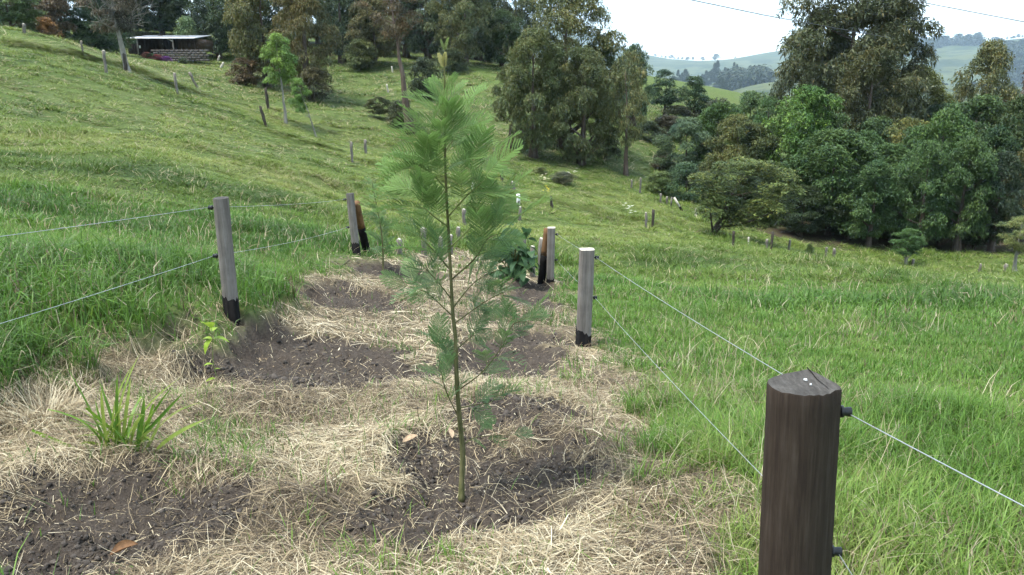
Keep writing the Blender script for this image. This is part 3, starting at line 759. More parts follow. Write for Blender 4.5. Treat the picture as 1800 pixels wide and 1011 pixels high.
def strip_post(label, base, h, w, d, side, ins, tar, lean=(0, 0), rz=0.0, seed=0, square=True, tartop=0.0):
    """post of the strip's fence: grey body, tarred foot, insulators on one side (-1 left, 1 right) at heights ins"""
    root = empty('fence_post', base, rz); root.rotation_euler = (lean[0], lean[1], rz)
    out = rounded(w, d, 24, 6.0 if square else 2.4)
    body, cap = prism(out, h, z0=-0.3, tilt=(0.03, 0.02), rings=8, wob=0.012, seed=seed)
    link('post_body', body.mesh('post_body', M_GREY), root)
    link('post_top', cap.mesh('post_top', M_PALE if square else M_ENDG), root)
    if tar > 0:
        rg = np.random.default_rng(seed + 5); o2 = out * 1.05; n = len(o2); k = np.arange(n); kn = (k + 1) % n
        zt = tar + tartop * np.cos(np.arctan2(o2[:, 1], o2[:, 0]) - 2.2) + 0.012 * rg.standard_normal(n)
        g = Geo(); g.add(np.r_[np.c_[o2, np.full(n, -0.3)], np.c_[o2, zt], np.c_[out * 0.97, zt]], np.r_[np.c_[k, kn, n + kn, n + k], np.c_[n + k, n + kn, 2 * n + kn, 2 * n + k]])
        tb = link('tar_band', g.mesh('tar_band', M_TAR), root); tb['label'] = 'black tar painted round the foot of the post'
    for z in ins:
        o = link('insulator', INSUL, root, (side * w / 2, 0, z), (0, 0, 0 if side > 0 else math.pi))
    return root

RP2, RP3, LP1, LP2 = G(1025, 606), G(967, 497), G(408, 556), G(627, 448)
def px_h(base, py):                                       # height of a pixel row above a base, at the base's distance
    a, b = pix(base); return (P(a, py, base[1]) - base)[2]
H2 = px_h(RP2, 438); H3 = px_h(RP3, 400); H1 = px_h(LP1, 347); HL2 = px_h(LP2, 340)
strip_post('', RP2, H2, 0.118, 0.10, 1, (H2 * 0.915, H2 * 0.50), 0.13, (0, math.radians(0.9)), math.radians(4), 1, True, 0.03)['label'] = 'square grey fence post, second along the right fence, its black foot in straw'
strip_post('', RP3, H3, 0.098, 0.10, 1, (H3 * 0.88, H3 * 0.42), 0.07, (0, math.radians(0.6)), math.radians(-3), 2)['label'] = 'narrow square grey fence post on the right fence, held by an orange brace'
strip_post('', LP1, H1, 0.10, 0.10, -1, (H1 * 0.92, H1 * 0.52), 0.155, (math.radians(1.5), math.radians(0.5)), 0, 3, False, 0.02)['label'] = 'round grey fence post leaning left, with a black tarred foot, beside the seedling'
strip_post('', LP2, HL2, 0.10, 0.10, -1, (HL2 * 0.91, HL2 * 0.46), 0.16, (0, math.radians(-3.4)), 0, 4, False, 0.0)['label'] = 'grey round fence post left of the tall sapling, a brown and black brace behind it'
for o in [o for o in COL.objects if o.name.startswith('fence_post')]: tag(o, None, 'fence post', 'posts of the planting strip fence')

# near corner post: round with one split corner, its top checked
def near_post():
    top = P(1414, 672, 1.93); base = np.array([top[0] + 0.030, top[1], gh(top[0], top[1])])
    h = top[2] - base[2]
    root = empty('fence_post', base); root.rotation_euler = (0, math.radians(-2.6), 0)
    base_x = base.copy()
    arc = [(0.090 * math.cos(t), 0.004 + 0.084 * math.sin(t)) for t in np.linspace(math.radians(188), math.radians(316), 18)]
    key = np.array([(-0.089, 0.012)] + arc[1:] + [(0.083, -0.046), (0.0855, -0.034), (0.0815, -0.018), (0.071, 0.012), (0.060, 0.045), (0.051, 0.073), (0.046, 0.084), (0.038, 0.084), (0.012, 0.071), (-0.030, 0.055), (-0.064, 0.041), (-0.082, 0.028)])
    out = key; a = np.arctan2(out[:, 1], out[:, 0])
    n = len(out); rg = np.random.default_rng(3); rings = []
    for i, z in enumerate(np.r_[np.linspace(-0.35, h - 0.006, 24), h]):
        s = 1.0 + 0.05 * (1 - z / h) if i < 24 else 0.978
        zz = z + (0.05 * (out[:, 1] / 0.09) * 0.10 + 0.0016 * rg.standard_normal(n)) * (1 if i >= 23 else 0)
        rings.append(np.c_[out * s * (1 + 0.004 * rg.standard_normal(n))[:, None], zz])
    v = np.concatenate(rings); k = np.arange(n); kn = (k + 1) % n; m = len(rings)
    g = Geo(); g.add(v, np.concatenate([np.c_[i * n + k, i * n + kn, (i + 1) * n + kn, (i + 1) * n + k] for i in range(m - 1)]))
    link('post_body', g.mesh('post_body', M_NEAR, True), root)
    # the sawn top, left open along the drying check that runs from the corner towards the front right
    t = rings[-1]; g = Geo(); ins = np.c_[out * 0.5, np.full(n, h - 0.002)]; g.add(np.r_[t, ins, [[0, 0, h - 0.004]]], np.c_[k, kn, n + kn, n + k], np.c_[n + k, n + kn, np.full(n, 2 * n)])
    tp = link('post_top', g.mesh('post_top', M_ENDG), root); tp['label'] = 'sawn grey top of the post with a drying crack'
    A_, B_ = np.array([0.0415, 0.088]), np.array([0.047, -0.052])
    pts = np.array([A_ + (B_ - A_) * t_ + np.array([0.0016 * math.sin(9 * t_), 0]) for t_ in np.linspace(0, 1, 9)]); wid = 0.0016 * np.array([1.3, 1.1, 1.0, 0.9, 0.8, 0.75, 0.6, 0.5, 0.2])
    zz = h + 0.0012 + np.where(np.hypot(pts[:, 0], pts[:, 1]) > 0.045, 0.005 * pts[:, 1] / 0.09 * (np.hypot(pts[:, 0], pts[:, 1]) - 0.045) / 0.045, 0)
    g = Geo(); g.add(np.r_[np.c_[pts - np.c_[wid, 0 * wid], zz], np.c_[pts + np.c_[wid, 0 * wid], zz], np.c_[pts, zz - 0.012]], np.array([[i, 9 + i, 10 + i, i + 1] for i in range(8)]))
    link('crack', g.mesh('crack', M_CRACK), tp)
    # bright staple end and nail head hammered into the top
    an = np.linspace(0.5, 5.2, 12); g = Geo(); g.tube(np.c_[0.012 + 0.0048 * np.cos(an), 0.012 + 0.0055 * np.sin(an), np.full(12, h + 0.003)], 0.0012, 6); link('staple', g.mesh('staple', M_STEEL), tp)
    g = Geo(); g.tube([[0.014, -0.018, h - 0.002], [0.014, -0.018, h + 0.0035]], 0.0026, 8); link('nail', g.mesh('nail', M_STEEL), tp)
    z1, z2 = (P(1490, 727, base[1] - 0.02) - base)[2], (P(1468, 973, base[1] - 0.02) - base)[2]
    for z in (z1, z2): link('insulator', INSUL, root, (0.0845, -0.012, z), (0, 0, math.radians(-12)), 0.95)
    tag(root, 'thick dark brown wooden post with a cracked grey top at the front right', 'fence post', 'posts of the planting strip fence')
    return base, h, z1, z2
NB, NH, NZ1, NZ2 = near_post()

def brace(label, top, foot, r, split):
    root = empty('brace_post', foot); d = np.array(top) - np.array(foot)
    def tube(a, b, rr, mat, nm):
        g = Geo(); g.tube([d * t for t in np.linspace(a, b, 6)], rr, 12); return link(nm, g.mesh(nm, mat), root)
    tube(split, 1.0, r, M_BRACE, 'bare_wood'); tube(-0.12, split, r * 1.04, M_TAR, 'tar_foot')
    tag(root, label, 'brace post', 'leaning brace posts of the strip fence')
f = G(646, 447); brace('leaning brace behind the left fence post, orange-brown above and black below', LP2 + np.array([0.0, 0.12, HL2 * 0.83]), f + np.array([0.0, 0.0, -0.02]), 0.052, 0.55)
f = G(953, 497); brace('leaning brace beside the narrow right fence post, orange above and black below', RP3 + np.array([-0.035, 0.08, HL2 * 0.86]), f + np.array([-0.01, 0.05, -0.02]), 0.05, 0.52)

def wire(label, pts, r=0.0016, sag=0.0, group='wires of the planting strip fence', name='fence_wire', mat=None, cat='wire', n=24):
    P3 = []
    for a, b in zip(pts[:-1], pts[1:]):
        a, b = np.array(a, float), np.array(b, float)
        for t in np.linspace(0, 1, n, endpoint=False): P3.append(a + (b - a) * t - np.array([0, 0, sag * 4 * t * (1 - t) * np.linalg.norm(b - a)]))
    P3.append(np.array(pts[-1], float)); P3 = np.array(P3)
    g = Geo(); g.tube(P3 - P3[0], r, 6); o = link(name, g.mesh(name, mat or M_WIRE), None, P3[0]); tag(o, label, cat, group); return o
off = 0.045
def pt(base, dx, z, dy=0.0): return base + np.array([dx, dy, z])
p2a, p2b = pt(RP2, 0.059 + 0.03, H2 * 0.915), pt(RP2, 0.059 + 0.03, H2 * 0.50)
p3a, p3b = pt(RP3, 0.049 + 0.03, H3 * 0.88), pt(RP3, 0.049 + 0.03, H3 * 0.42)
na, nb = pt(NB, 0.0845 + 0.03 - NZ1 * 0.0454, NZ1, -0.02), pt(NB, 0.0845 + 0.03 - NZ2 * 0.0454, NZ2, -0.02)
RP4 = G(950, 484)
p4a, p4b = pt(RP4, 0.08, 0.60), pt(RP4, 0.08, 0.30)
ea, eb = P(1800, 886, 1.38), P(1500, 1012, 1.72)
ea2, eb2 = na + (ea - na) * 3.6, nb + (eb - nb) * 14
wire('upper wire of the right fence, running past the thick brown post', [p4a, p3a, p2a, na, ea2], 0.0014, 0.003)
wire('lower wire of the right fence, hanging near the grass', [p4b, p3b, p2b, nb, eb2], 0.0013, 0.004)
l1a, l1b = pt(LP1, -0.085, H1 * 0.92), pt(LP1, -0.08, H1 * 0.52)
l2a, l2b = pt(LP2, -0.09, HL2 * 0.91), pt(LP2, -0.085, HL2 * 0.46)
wa, wb = P(0, 411, 3.9), P(0, 562, 3.9)
wire('upper wire of the left fence, slanting across the tall grass', [l2a, l1a, l1a + (wa - l1a) * 2.2], 0.0016, 0.004)
wire('lower wire of the left fence, dipping low over the tall grass', [l2b, l1b, l1b + (wb - l1b) * 2.2], 0.0016, 0.006)

# farther small posts of the strip and the old field fences: photograph foot, top row, width, lean, wood
def stake(label, px, py, top, wpx, group, mat, lean=0.0, white=0.0, name='fence_stake', depth=None):
    b = G(px, py) if depth is None else at_depth(px, depth)
    h = px_h(b, top); w = max(1.2 * wpx * b[1] / FPX, 0.06)
    rg = np.random.default_rng(int(px * 7 + py))
    root = empty(name, b); n = 7; zz = np.linspace(-0.25, h, n)
    x = lean * (zz / h) * h + 0.05 * w * rg.standard_normal(n); y = 0.06 * w * rg.standard_normal(n)
    k = n if not white else 5
    g = Geo(); g.tube(np.c_[x, y, zz], w / 2 * (1 + 0.10 * rg.standard_normal(n)), 9, wob=0.05, seed=int(px)); link('stake_body', g.mesh('stake_body', mat), root)
    if white:
        g = Geo(); q = np.linspace(h * (1 - white), h + 0.01, 4); g.tube(np.c_[np.interp(q, zz, x), np.interp(q, zz, y), q], w / 2 * 1.15, 9); link('white_top', g.mesh('white_top', M_WHITE), root)
    else:
        g = Geo(); g.tube([[x[-1], y[-1], h - 0.01], [x[-1] + 0.1 * w, y[-1], h + 0.012]], [w * 0.42, w * 0.33], 9); link('stake_top', g.mesh('stake_top', M_PALE if mat is M_OLD else mat), root)
    tag(root, label, 'fence post', group); return root
M_WHITE = plain('white_paint', (0.74, 0.74, 0.72), 0.6, 0.3, nz=6)
GS = 'small far posts of the planting strip'
for a in (
    ('short grey post by the leafy shrub, just left of the orange brace', 951, 484, 420, 10, GS, M_OLD),
    ('short grey stake between the leafy shrub and the taller short post', 936, 486, 434, 8, GS, M_OLD),
    ('grey stake half hidden by the leafy shrub', 921, 470, 414, 8, GS, M_OLD),
    ('short grey post with a dark foot right of the far small sapling', 703, 447, 421, 9, GS, M_OLD),
    ('mossy grey post in the grass left of the tall sapling stem', 746, 453, 402, 9, GS, M_OLD),
    ('thin grey post close left of the tall sapling stem', 775, 460, 418, 7, GS, M_OLD),
    ('thin grey stake just right of the tall sapling stem', 793, 448, 414, 6, GS, M_OLD),
    ('thin grey stake behind a lower branch of the tall sapling', 806, 428, 400, 6, GS, M_OLD),
    ('brown stake by the small heap of straw behind the sapling', 816, 398, 368, 6, GS, M_OLD)): stake(*a)
GW = 'white topped posts behind the sapling'
stake('white topped stake standing alone right of the sapling', 911, 366, 342, 5, GW, M_OLD, 0, 0.75)
stake('white topped stake seen through the sapling leaves', 832, 342, 322, 4, GW, M_OLD, 0, 0.75)
stake('grey stake below the white topped stake right of the sapling', 913, 388, 364, 5, GW, M_OLD, 0.05)
GB = 'old posts along the grassy bank'
for a in (
    ('pale weathered post at the top left edge below the hedge', 43, 58, 42, 4, GB, M_OLD, 0.06),
    ('thin pale post on the bank below the bare tree, leftmost', 146, 97, 72, 3, GB, M_OLD),
    ('pale grey post on the bank just left of the bare tree', 187, 128, 89, 4.5, GB, M_OLD),
    ('dark grey post on the bank just right of the bare tree', 222, 127, 95, 4.5, GB, M_OLDD),
    ('pale upright post on the bank below the shed', 312, 166, 129, 4, GB, M_OLD, -0.04),
    ('forked pale post leaning left beyond the bank below the shed', 349, 158, 128, 4, GB, M_OLD, -0.45),
    ('dark straight post left of the young pale green tree', 472, 195, 155, 4, GB, M_OLDD, -0.05),
    ('crooked dark post in front of the young pale green tree', 468, 223, 187, 4, GB, M_OLDD, -0.22),
    ('grey post on the bank left of the tall sapling', 619, 285, 250, 4, GB, M_OLD),
    ('pale grey post beyond the bank left of the tall sapling', 643, 272, 246, 4, GB, M_OLD),
    ('dark post in the weeds below the big eucalyptus', 882, 319, 299, 4, GB, M_OLDD),
    ('leaning double stump of a post in the weeds', 903, 339, 320, 6, GB, M_OLD, -0.1),
    ('dark thin post on the bank right of the white topped stake', 970, 366, 345, 3.5, GB, M_OLDD, -0.1)): stake(*a)
GF = 'fence posts along the plantation edge'
for a in (
    ('dark post in the hollow, right of a paler one', 1147, 401, 369, 4, GF, M_OLDD),
    ('grey post in the hollow, left of a darker one', 1135, 402, 374, 4, GF, M_OLD),
    ('pale thin post by the bushes right of the slender eucalyptus', 1125, 340, 313, 3, GF, M_OLD),
    ('short pale post right of the slender eucalyptus trunk', 1110, 331, 316, 3, GF, M_OLD),
    ('pale stake left of the leaning plank', 1161, 357, 341, 3, GF, M_OLD),
    ('short stake between the pale stake and the leaning plank', 1172, 360, 346, 3, GF, M_OLD),
    ('short pale post below the spreading tree, near the plank', 1223, 380, 367, 3.5, GF, M_PALE),
    ('pale post under the spreading tree, right of its trunk', 1282, 405, 384, 3.5, GF, M_OLD),
    ('dark grey post in the grass below the spreading tree', 1288, 437, 407, 4, GF, M_OLDD),
    ('small whitish post below the spreading tree', 1315, 433, 417, 2.5, GF, M_PALE),
    ('pale short post beside a taller dark one at the plantation edge', 1347, 441, 421, 3.5, GF, M_OLD),
    ('tall dark post at the plantation edge beside a paler short one', 1354, 444, 408, 4, GF, M_OLDD, 0.05),
    ('single grey post right of the pale trunk at the plantation edge', 1386, 443, 422, 3.5, GF, M_OLD, 0.06),
    ('thin grey post, left one of two below the dark crown', 1451, 455, 435, 3.5, GF, M_OLD),
    ('thicker pale post, right one of two below the dark crown', 1465, 456, 437, 4.5, GF, M_OLD),
    ('short pale post right of the small leafy tree', 1604, 469, 456, 4.5, GF, M_OLD),
    ('pale post at the plantation edge left of the crooked white trunk', 1722, 479, 464, 4, GF, M_OLD),
    ('crooked pale stump of a post by the crooked white trunk', 1765, 480, 465, 5, GF, M_OLD, 0.15)): stake(*a)
GT = 'short pale stakes on the hillside'
for a in (('pale stake on the grass slope left of the brown bare trunk', 682, 163, 148, 2.5, GT, M_PALE, -0.1), ('small pale stake below the left wood', 690, 127, 117, 2, GT, M_PALE, -0.1)): stake(*a)
# leaning plank by the spreading tree
b = G(1199, 371); t = P(1185, 347, b[1] + 0.2); root = empty('leaning_plank', b); d = t - b
g = Geo(); g.tube([d * 0.3, d * 0.65, d], [0.06, 0.06, 0.055], 8); link('pale_plank', g.mesh('pale_plank', M_PALE), root)
g = Geo(); g.tube([-0.1 * d, d * 0.15, d * 0.3], 0.063, 8); link('tar_foot', g.mesh('tar_foot', M_TAR), root)
g = Geo(); g.tube([d + np.array([-0.1, 0.1, 0.0]), d + np.array([-0.12, 0.12, -0.6])], 0.04, 7); link('prop', g.mesh('prop', M_OLD), root)
tag(root, 'pale leaning post with a black foot beside the spreading tree', 'brace post')
# ---------------------------------------------------------------- young plants
def frond_mesh(name, pairs, plen, rlen, droop, seed, lp=16, wide=1.0, gold=0.0, fillw=0.72, hue=(0.165, 0.270, 0.080)):
    """twice-pinnate acacia frond along +x (unit: metres), real leaflets"""
    rg = np.random.default_rng(seed); V, Q, C = [], [], []; k = 0
    def quad(a, b, c, d, col):
        nonlocal k
        V.extend([a, b, c, d]); Q.append([k, k + 1, k + 2, k + 3]); C.extend([col] * 4); k += 4
    ax = lambda t: np.array([rlen * t, 0.0, 0.18 * rlen * math.sin(t * 1.6) - droop * rlen * t * t])
    rc = np.array((0.30, 0.36, 0.15))
    for i in range(10):
        a, b = ax(i / 10), ax((i + 1) / 10); w = 0.0016 * (1 - 0.07 * i)
        for e in (np.array([0, w, 0]), np.array([0, 0, w])): quad(a - e, b - e, b + e, a + e, rc)
    for i in range(pairs):
        t = 0.10 + 0.90 * (i + 0.5) / pairs; o = ax(t)
        L = plen * (math.sin(math.pi * (0.16 + 0.80 * t)) ** 0.6) * rg.uniform(0.9, 1.08)
        tone = 0.75 + 0.4 * t + rg.normal(0, 0.06)
        base = (np.array(hue) * (1 - gold) + np.array((0.34, 0.31, 0.12)) * gold) * tone
        for s in (-1, 1):
            an = math.radians(rg.normal(58 - 22 * t, 3)); up = rg.normal(0.16, 0.07)
            d0 = np.array([math.cos(an), s * math.sin(an), up]); side = np.array([-s * math.sin(an), math.cos(an), 0.0]) * s
            n = max(5, int(lp * L / plen)); p = o.copy(); st = L / n
            q0 = o.copy()
            for j in range(n):
                u = j / n; d = d0 + np.array([0.35 * u, 0, -0.30 * u * u]); d /= np.linalg.norm(d)
                p2 = p + d * st; ll = 0.0040 * wide * math.sin(math.pi * (0.12 + 0.80 * u)) ** 0.5; lw = st * fillw
                sd = np.cross(d, [0, 0, 1.0]); sd /= np.linalg.norm(sd)
                for h in (-1, 1):
                    tip = p + sd * h * ll + d * ll * 0.5 + np.array([0, 0, -0.0012]); c = base * rg.uniform(0.85, 1.15)
                    quad(p - d * lw * 0.5, p + d * lw * 0.9, tip + d * lw * 0.4, tip - d * lw * 0.4, c)
                p = p2
            e = side * 0.0; w = np.array([0, 0, 0.0005]); quad(q0 - w, p - w, p + w, q0 + w, base * 1.25)
    return np_mesh(name, np.array(V), np.array(Q), M_FROND, {'Col': np.array(C)})
M_FROND = col_material('acacia_leaflets', 0.42, 0.5, 0.2)
def bark(name, a, b, c): return wood_material(name, a, b, c, 0.8, (60, 60, 6))
M_STEM = bark('sapling_bark', (0.055, 0.058, 0.022), (0.105, 0.105, 0.042), (0.17, 0.15, 0.075))
M_TWIG = plain('green_twig', (0.16, 0.19, 0.06), 0.6, 0.3, nz=40)
FR = [frond_mesh('frond', 17, 0.080, 0.22, 0.25, 11, 24), frond_mesh('frond', 18, 0.085, 0.23, 0.50, 12, 24), frond_mesh('frond', 15, 0.072, 0.20, 0.1, 13, 22), frond_mesh('frond', 16, 0.078, 0.21, 0.65, 14, 22)]
FS = [frond_mesh('frond', 12, 0.075, 0.18, 0.3, 21, 15, 1.15, 0, 0.62, (0.135, 0.225, 0.090)), frond_mesh('frond', 10, 0.07, 0.16, 0.5, 22, 15, 1.15, 0, 0.62, (0.12, 0.205, 0.088)), frond_mesh('frond', 13, 0.08, 0.19, 0.15, 23, 15, 1.15, 0, 0.62, (0.145, 0.24, 0.085))]
FG = [frond_mesh('frond', 13, 0.030, 0.13, -0.2, 31, 9, 0.9, 0.35), frond_mesh('frond', 14, 0.030, 0.12, -0.1, 32, 9, 1.1, 0.95)]

def aim(d, roll):
    """euler turning +x to d with a roll about it"""
    d = Vector(d).normalized(); q = d.to_track_quat('X', 'Z'); return (q @ Euler((roll, 0, 0)).to_quaternion()).to_euler()

def frond_obj(root, mesh, base, d, size, roll=0.0):
    L = size / 0.22
    o = link('frond', mesh, root, base, aim(d, roll), L); return o

def sapling():
    b = G(810, 879); Y0 = b[1]; root = empty('acacia_sapling', b); rg = np.random.default_rng(5)
    path = [(810, 884), (812, 840), (813, 790), (808, 740), (805, 700), (802, 650), (801, 600), (796, 550), (792, 480), (788, 400), (784, 330), (782, 260), (783, 180), (781, 110), (783, 76)]
    T = np.array([P(x, y, Y0 + 0.03 * math.sin(i * 0.9)) for i, (x, y) in enumerate(path)]); T = smooth_path(T, 60) - b
    r = np.interp(np.linspace(0, 1, 60), [0, 0.06, 0.3, 0.6, 0.85, 1], [0.0155, 0.0122, 0.0095, 0.0062, 0.0036, 0.0016])
    g = Geo(); g.tube(T, r, 9, wob=0.05, seed=3); link('stem', g.mesh('stem', M_STEM, True), root)
    def stem_at(py):
        rows = np.array([pix(p + b)[1] for p in T]); return T[int(np.argmin(np.abs(rows - py)))]
    def Q(px, py, dy=0.0): return P(px, py, Y0 + dy) - b
    # branches: pixels from the stem outwards, depth offset of the tip, fronds (position, size, kind)
    BR = [
        ([(783, 330), (757, 303), (732, 288)], -0.10, 6, 0.20, 'F'), ([(783, 340), (815, 315), (856, 280)], 0.06, 6, 0.21, 'F'),
        ([(784, 372), (755, 345), (735, 332)], 0.12, 5, 0.20, 'F'), ([(785, 380), (820, 345), (850, 318)], -0.12, 5, 0.20, 'F'),
        ([(787, 405), (765, 382), (745, 366), (722, 362)], -0.08, 6, 0.20, 'F'), ([(796, 442), (823, 405), (850, 378), (872, 365)], 0.05, 7, 0.20, 'F'),
        ([(796, 499), (836, 453), (857, 420), (888, 408)], -0.06, 9, 0.19, 'M'), ([(792, 470), (762, 440), (735, 412)], 0.05, 7, 0.19, 'M'),
        ([(793, 557), (752, 516), (722, 505)], 0.08, 8, 0.165, 'S'), ([(803, 574), (852, 531), (888, 512)], 0.0, 9, 0.175, 'S'), ([(794, 525), (765, 490), (745, 470)], -0.06, 6, 0.155, 'S'), ([(797, 540), (830, 500), (862, 478)], 0.08, 7, 0.165, 'S'),
        ([(804, 684), (848, 654), (882, 610), (902, 570), (930, 566)], -0.10, 12, 0.165, 'S'), ([(801, 648), (789, 624), (762, 600)], 0.1, 7, 0.165, 'S'), ([(801, 620), (830, 590), (850, 570)], 0.1, 6, 0.155, 'S'),
        ([(804, 741), (785, 690), (777, 661), (769, 620)], -0.05, 8, 0.16, 'S'), ([(806, 716), (835, 712), (862, 708)], 0.05, 4, 0.16, 'S'),
        ([(783, 262), (800, 240), (812, 222)], 0.06, 4, 0.19, 'F'), ([(782, 270), (765, 245), (752, 232)], -0.08, 4, 0.19, 'F'),
        ([(812, 780), (840, 768), (900, 765)], 0.12, 4, 0.15, 'S')]
    for pts, dy, nf, size, kind in BR:
        n = len(pts); p3 = [stem_at(pts[0][1])] + [Q(x, y, dy * (i + 1) / (n - 1)) for i, (x, y) in enumerate(pts[1:])]
        p3 = smooth_path(p3, 14); g = Geo(); g.tube(p3, np.linspace(0.0042 if kind != 'S' else 0.0030, 0.0012, 14), 6); link('branch', g.mesh('branch', M_STEM if kind != 'F' else M_TWIG, True), root)
        out = p3[-1] - p3[0]; out = out / np.linalg.norm(out)
        for i in range(nf):
            t = (0.25 + 0.75 * (i + 0.5) / nf) if kind != 'F' else (0.15 + 0.85 * (i + 0.6) / nf); t = min(t, 1.0)
            j = min(int(t * 13), 13); s = 1 if i % 2 else -1
            if i == nf - 1: d = out + np.array([0, 0, 0.05]) + 0.15 * rg.standard_normal(3); j = 13
            else:
                sd = np.cross(out, [0, 0.85, 0.5]); sd /= np.linalg.norm(sd)
                d = out * 0.65 + sd * s * rg.uniform(0.35, 0.8) + np.array([0, rg.normal(0, 0.5), rg.normal(0.05, 0.2) + (0.10 if kind == 'F' else -0.05)])
            ms = FR if kind == 'F' else FS if kind == 'S' else [FR[0], FR[3], FS[0], FS[2]]
            frond_obj(root, ms[rg.integers(len(ms))], p3[j], d, size * rg.uniform(0.8, 1.15), rg.normal(0, 0.6))
    # fronds straight off the leading shoot: base row, tip pixel, depth, size
    for py, tx, ty, dy, size, k in ((165, 752, 128, 0.02, 0.11, 2), (168, 806, 130, -0.03, 0.11, 2), (182, 744, 148, -0.05, 0.14, 2), (188, 828, 140, 0.04, 0.15, 2), (198, 738, 165, 0.06, 0.16, 0), (205, 830, 158, -0.06, 0.16, 3), (215, 732, 178, -0.06, 0.18, 0), (225, 850, 178, 0.02, 0.18, 3),
                                    (238, 722, 205, 0.05, 0.19, 1), (245, 862, 205, -0.05, 0.20, 0), (258, 877, 226, 0.06, 0.20, 1), (268, 718, 240, -0.1, 0.20, 0), (300, 862, 268, -0.1, 0.20, 0), (230, 795, 170, -0.14, 0.16, 2), (262, 772, 195, -0.16, 0.18, 0), (295, 712, 262, 0.04, 0.20, 1)):
        s = stem_at(py); d = Q(tx, ty, dy) - s; frond_obj(root, FR[k], s, d, size * 0.95, rg.normal(0, 0.7))
    # golden unopened shoots at the tip
    for py, tx, ty, dy, size, k in ((150, 752, 112, 0.0, 0.09, 0), (150, 806, 120, 0.0, 0.09, 0), (128, 766, 84, 0.02, 0.105, 1), (126, 776, 80, -0.02, 0.10, 1), (126, 788, 82, 0.0, 0.10, 1), (122, 772, 84, 0.04, 0.09, 1), (122, 784, 82, -0.04, 0.09, 1),
                                    (92, 768, 66, 0.0, 0.07, 0), (92, 803, 60, 0.0, 0.08, 0), (90, 783, 52, 0.0, 0.075, 0), (170, 758, 118, -0.03, 0.12, 0), (172, 802, 122, 0.03, 0.12, 0), (165, 740, 135, 0.03, 0.10, 0), (240, 832, 108, 0.0, 0.11, 0)):
        s = stem_at(py); d = Q(tx, ty, dy) - s; fo = frond_obj(root, FG[k], s, d, size, rg.normal(0, 0.6))
        if k: fo['label'] = 'golden unopened young frond'
    tag(root, 'tall feathery acacia sapling rising from the dug pit in the middle', 'sapling')
sapling()

def small_sapling():
    b = G(673, 476); root = empty('acacia_sapling', b); h = px_h(b, 318); rg = np.random.default_rng(8)
    T = np.c_[0.03 * np.sin(np.linspace(0, 4, 20)) - np.linspace(0, 0.06, 20), np.zeros(20), np.linspace(-0.03, h, 20)]
    g = Geo(); g.tube(T, np.linspace(0.012, 0.003, 20), 6); link('stem', g.mesh('stem', M_STEM), root)
    for i in range(34):
        t = rg.uniform(0.12, 1.0) ** 0.8; p = T[min(int(t * 19), 19)]; a = rg.uniform(0, 6.28); d = np.array([math.cos(a), math.sin(a), rg.uniform(0.1, 0.9)])
        frond_obj(root, FS[rg.integers(3)], p, d, (0.30 - 0.12 * t) * rg.uniform(0.8, 1.2), rg.normal(0, 0.5))
    tag(root, 'small thin acacia sapling right of the left brace post', 'sapling')
small_sapling()

def leaf_blade(name, L, W, mat, seg=6, droop=0.5, fold=0.25, tip=1.0, col=None):
    """simple broad leaf along +x"""
    t = np.linspace(0, 1, seg + 1); w = W * 0.5 * np.sin(np.pi * np.clip(t, 0.02, 0.98) ** tip) ** 0.75
    z = 0.12 * L * np.sin(t * 2) - droop * L * t ** 2
    v = np.r_[np.c_[L * t, -w, z + fold * w], np.c_[L * t, 0 * t, z], np.c_[L * t, w, z + fold * w]]; n = seg + 1
    q = [[i, i + 1, n + i + 1, n + i] for i in range(seg)] + [[n + i, n + i + 1, 2 * n + i + 1, 2 * n + i] for i in range(seg)]
    return np_mesh(name, v, np.array(q), mat, smooth=True)
def leaf_mat(name, a, b, sc=30, trans=0.4, rough=0.45):
    m = NT(name); return m.done(m.leafy(m.ramp(m.noise(sc, 3, 0.5), [(0.35, a), (0.65, b)]), trans, rough, 0.3))

def seedling():
    b = G(384, 671); root = empty('seedling', b); lm = leaf_mat('seedling_leaf', (0.20, 0.31, 0.03), (0.28, 0.40, 0.05)); h = px_h(b, 577)
    T = smooth_path([[0, 0, -0.02], [-0.02, 0, h * 0.35], [-0.012, 0, h * 0.7], [-0.012, 0, h]], 14); g = Geo(); g.tube(T, np.linspace(0.0036, 0.002, 14), 6); link('stem', g.mesh('stem', M_TWIG), root)
    L1 = leaf_blade('leaf', 0.095, 0.078, lm, droop=0.35); L2 = leaf_blade('leaf', 0.085, 0.05, lm, droop=0.6); L3 = leaf_blade('leaf', 0.068, 0.045, lm, droop=0.3)
    for me, t, az, el, s in ((L1, 1.0, -100, 48, 1.25), (L1, 0.97, 75, 25, 0.7), (L2, 0.82, -130, -30, 1.2), (L2, 0.80, 8, 12, 1.25), (L3, 0.78, 175, 8, 1.1), (L3, 0.36, -150, 15, 0.95), (L2, 0.12, -140, 30, 0.9), (L3, 0.3, 30, 5, 0.6)):
        a, e = math.radians(az), math.radians(el); link('leaf', me, root, T[min(int(t * 13), 13)], aim((math.cos(a) * math.cos(e), math.sin(a) * math.cos(e), math.sin(e)), 0), s * 0.85)
    tag(root, 'tiny bright green seedling with rounded leaves at the edge of a dug pit', 'seedling')
seedling()

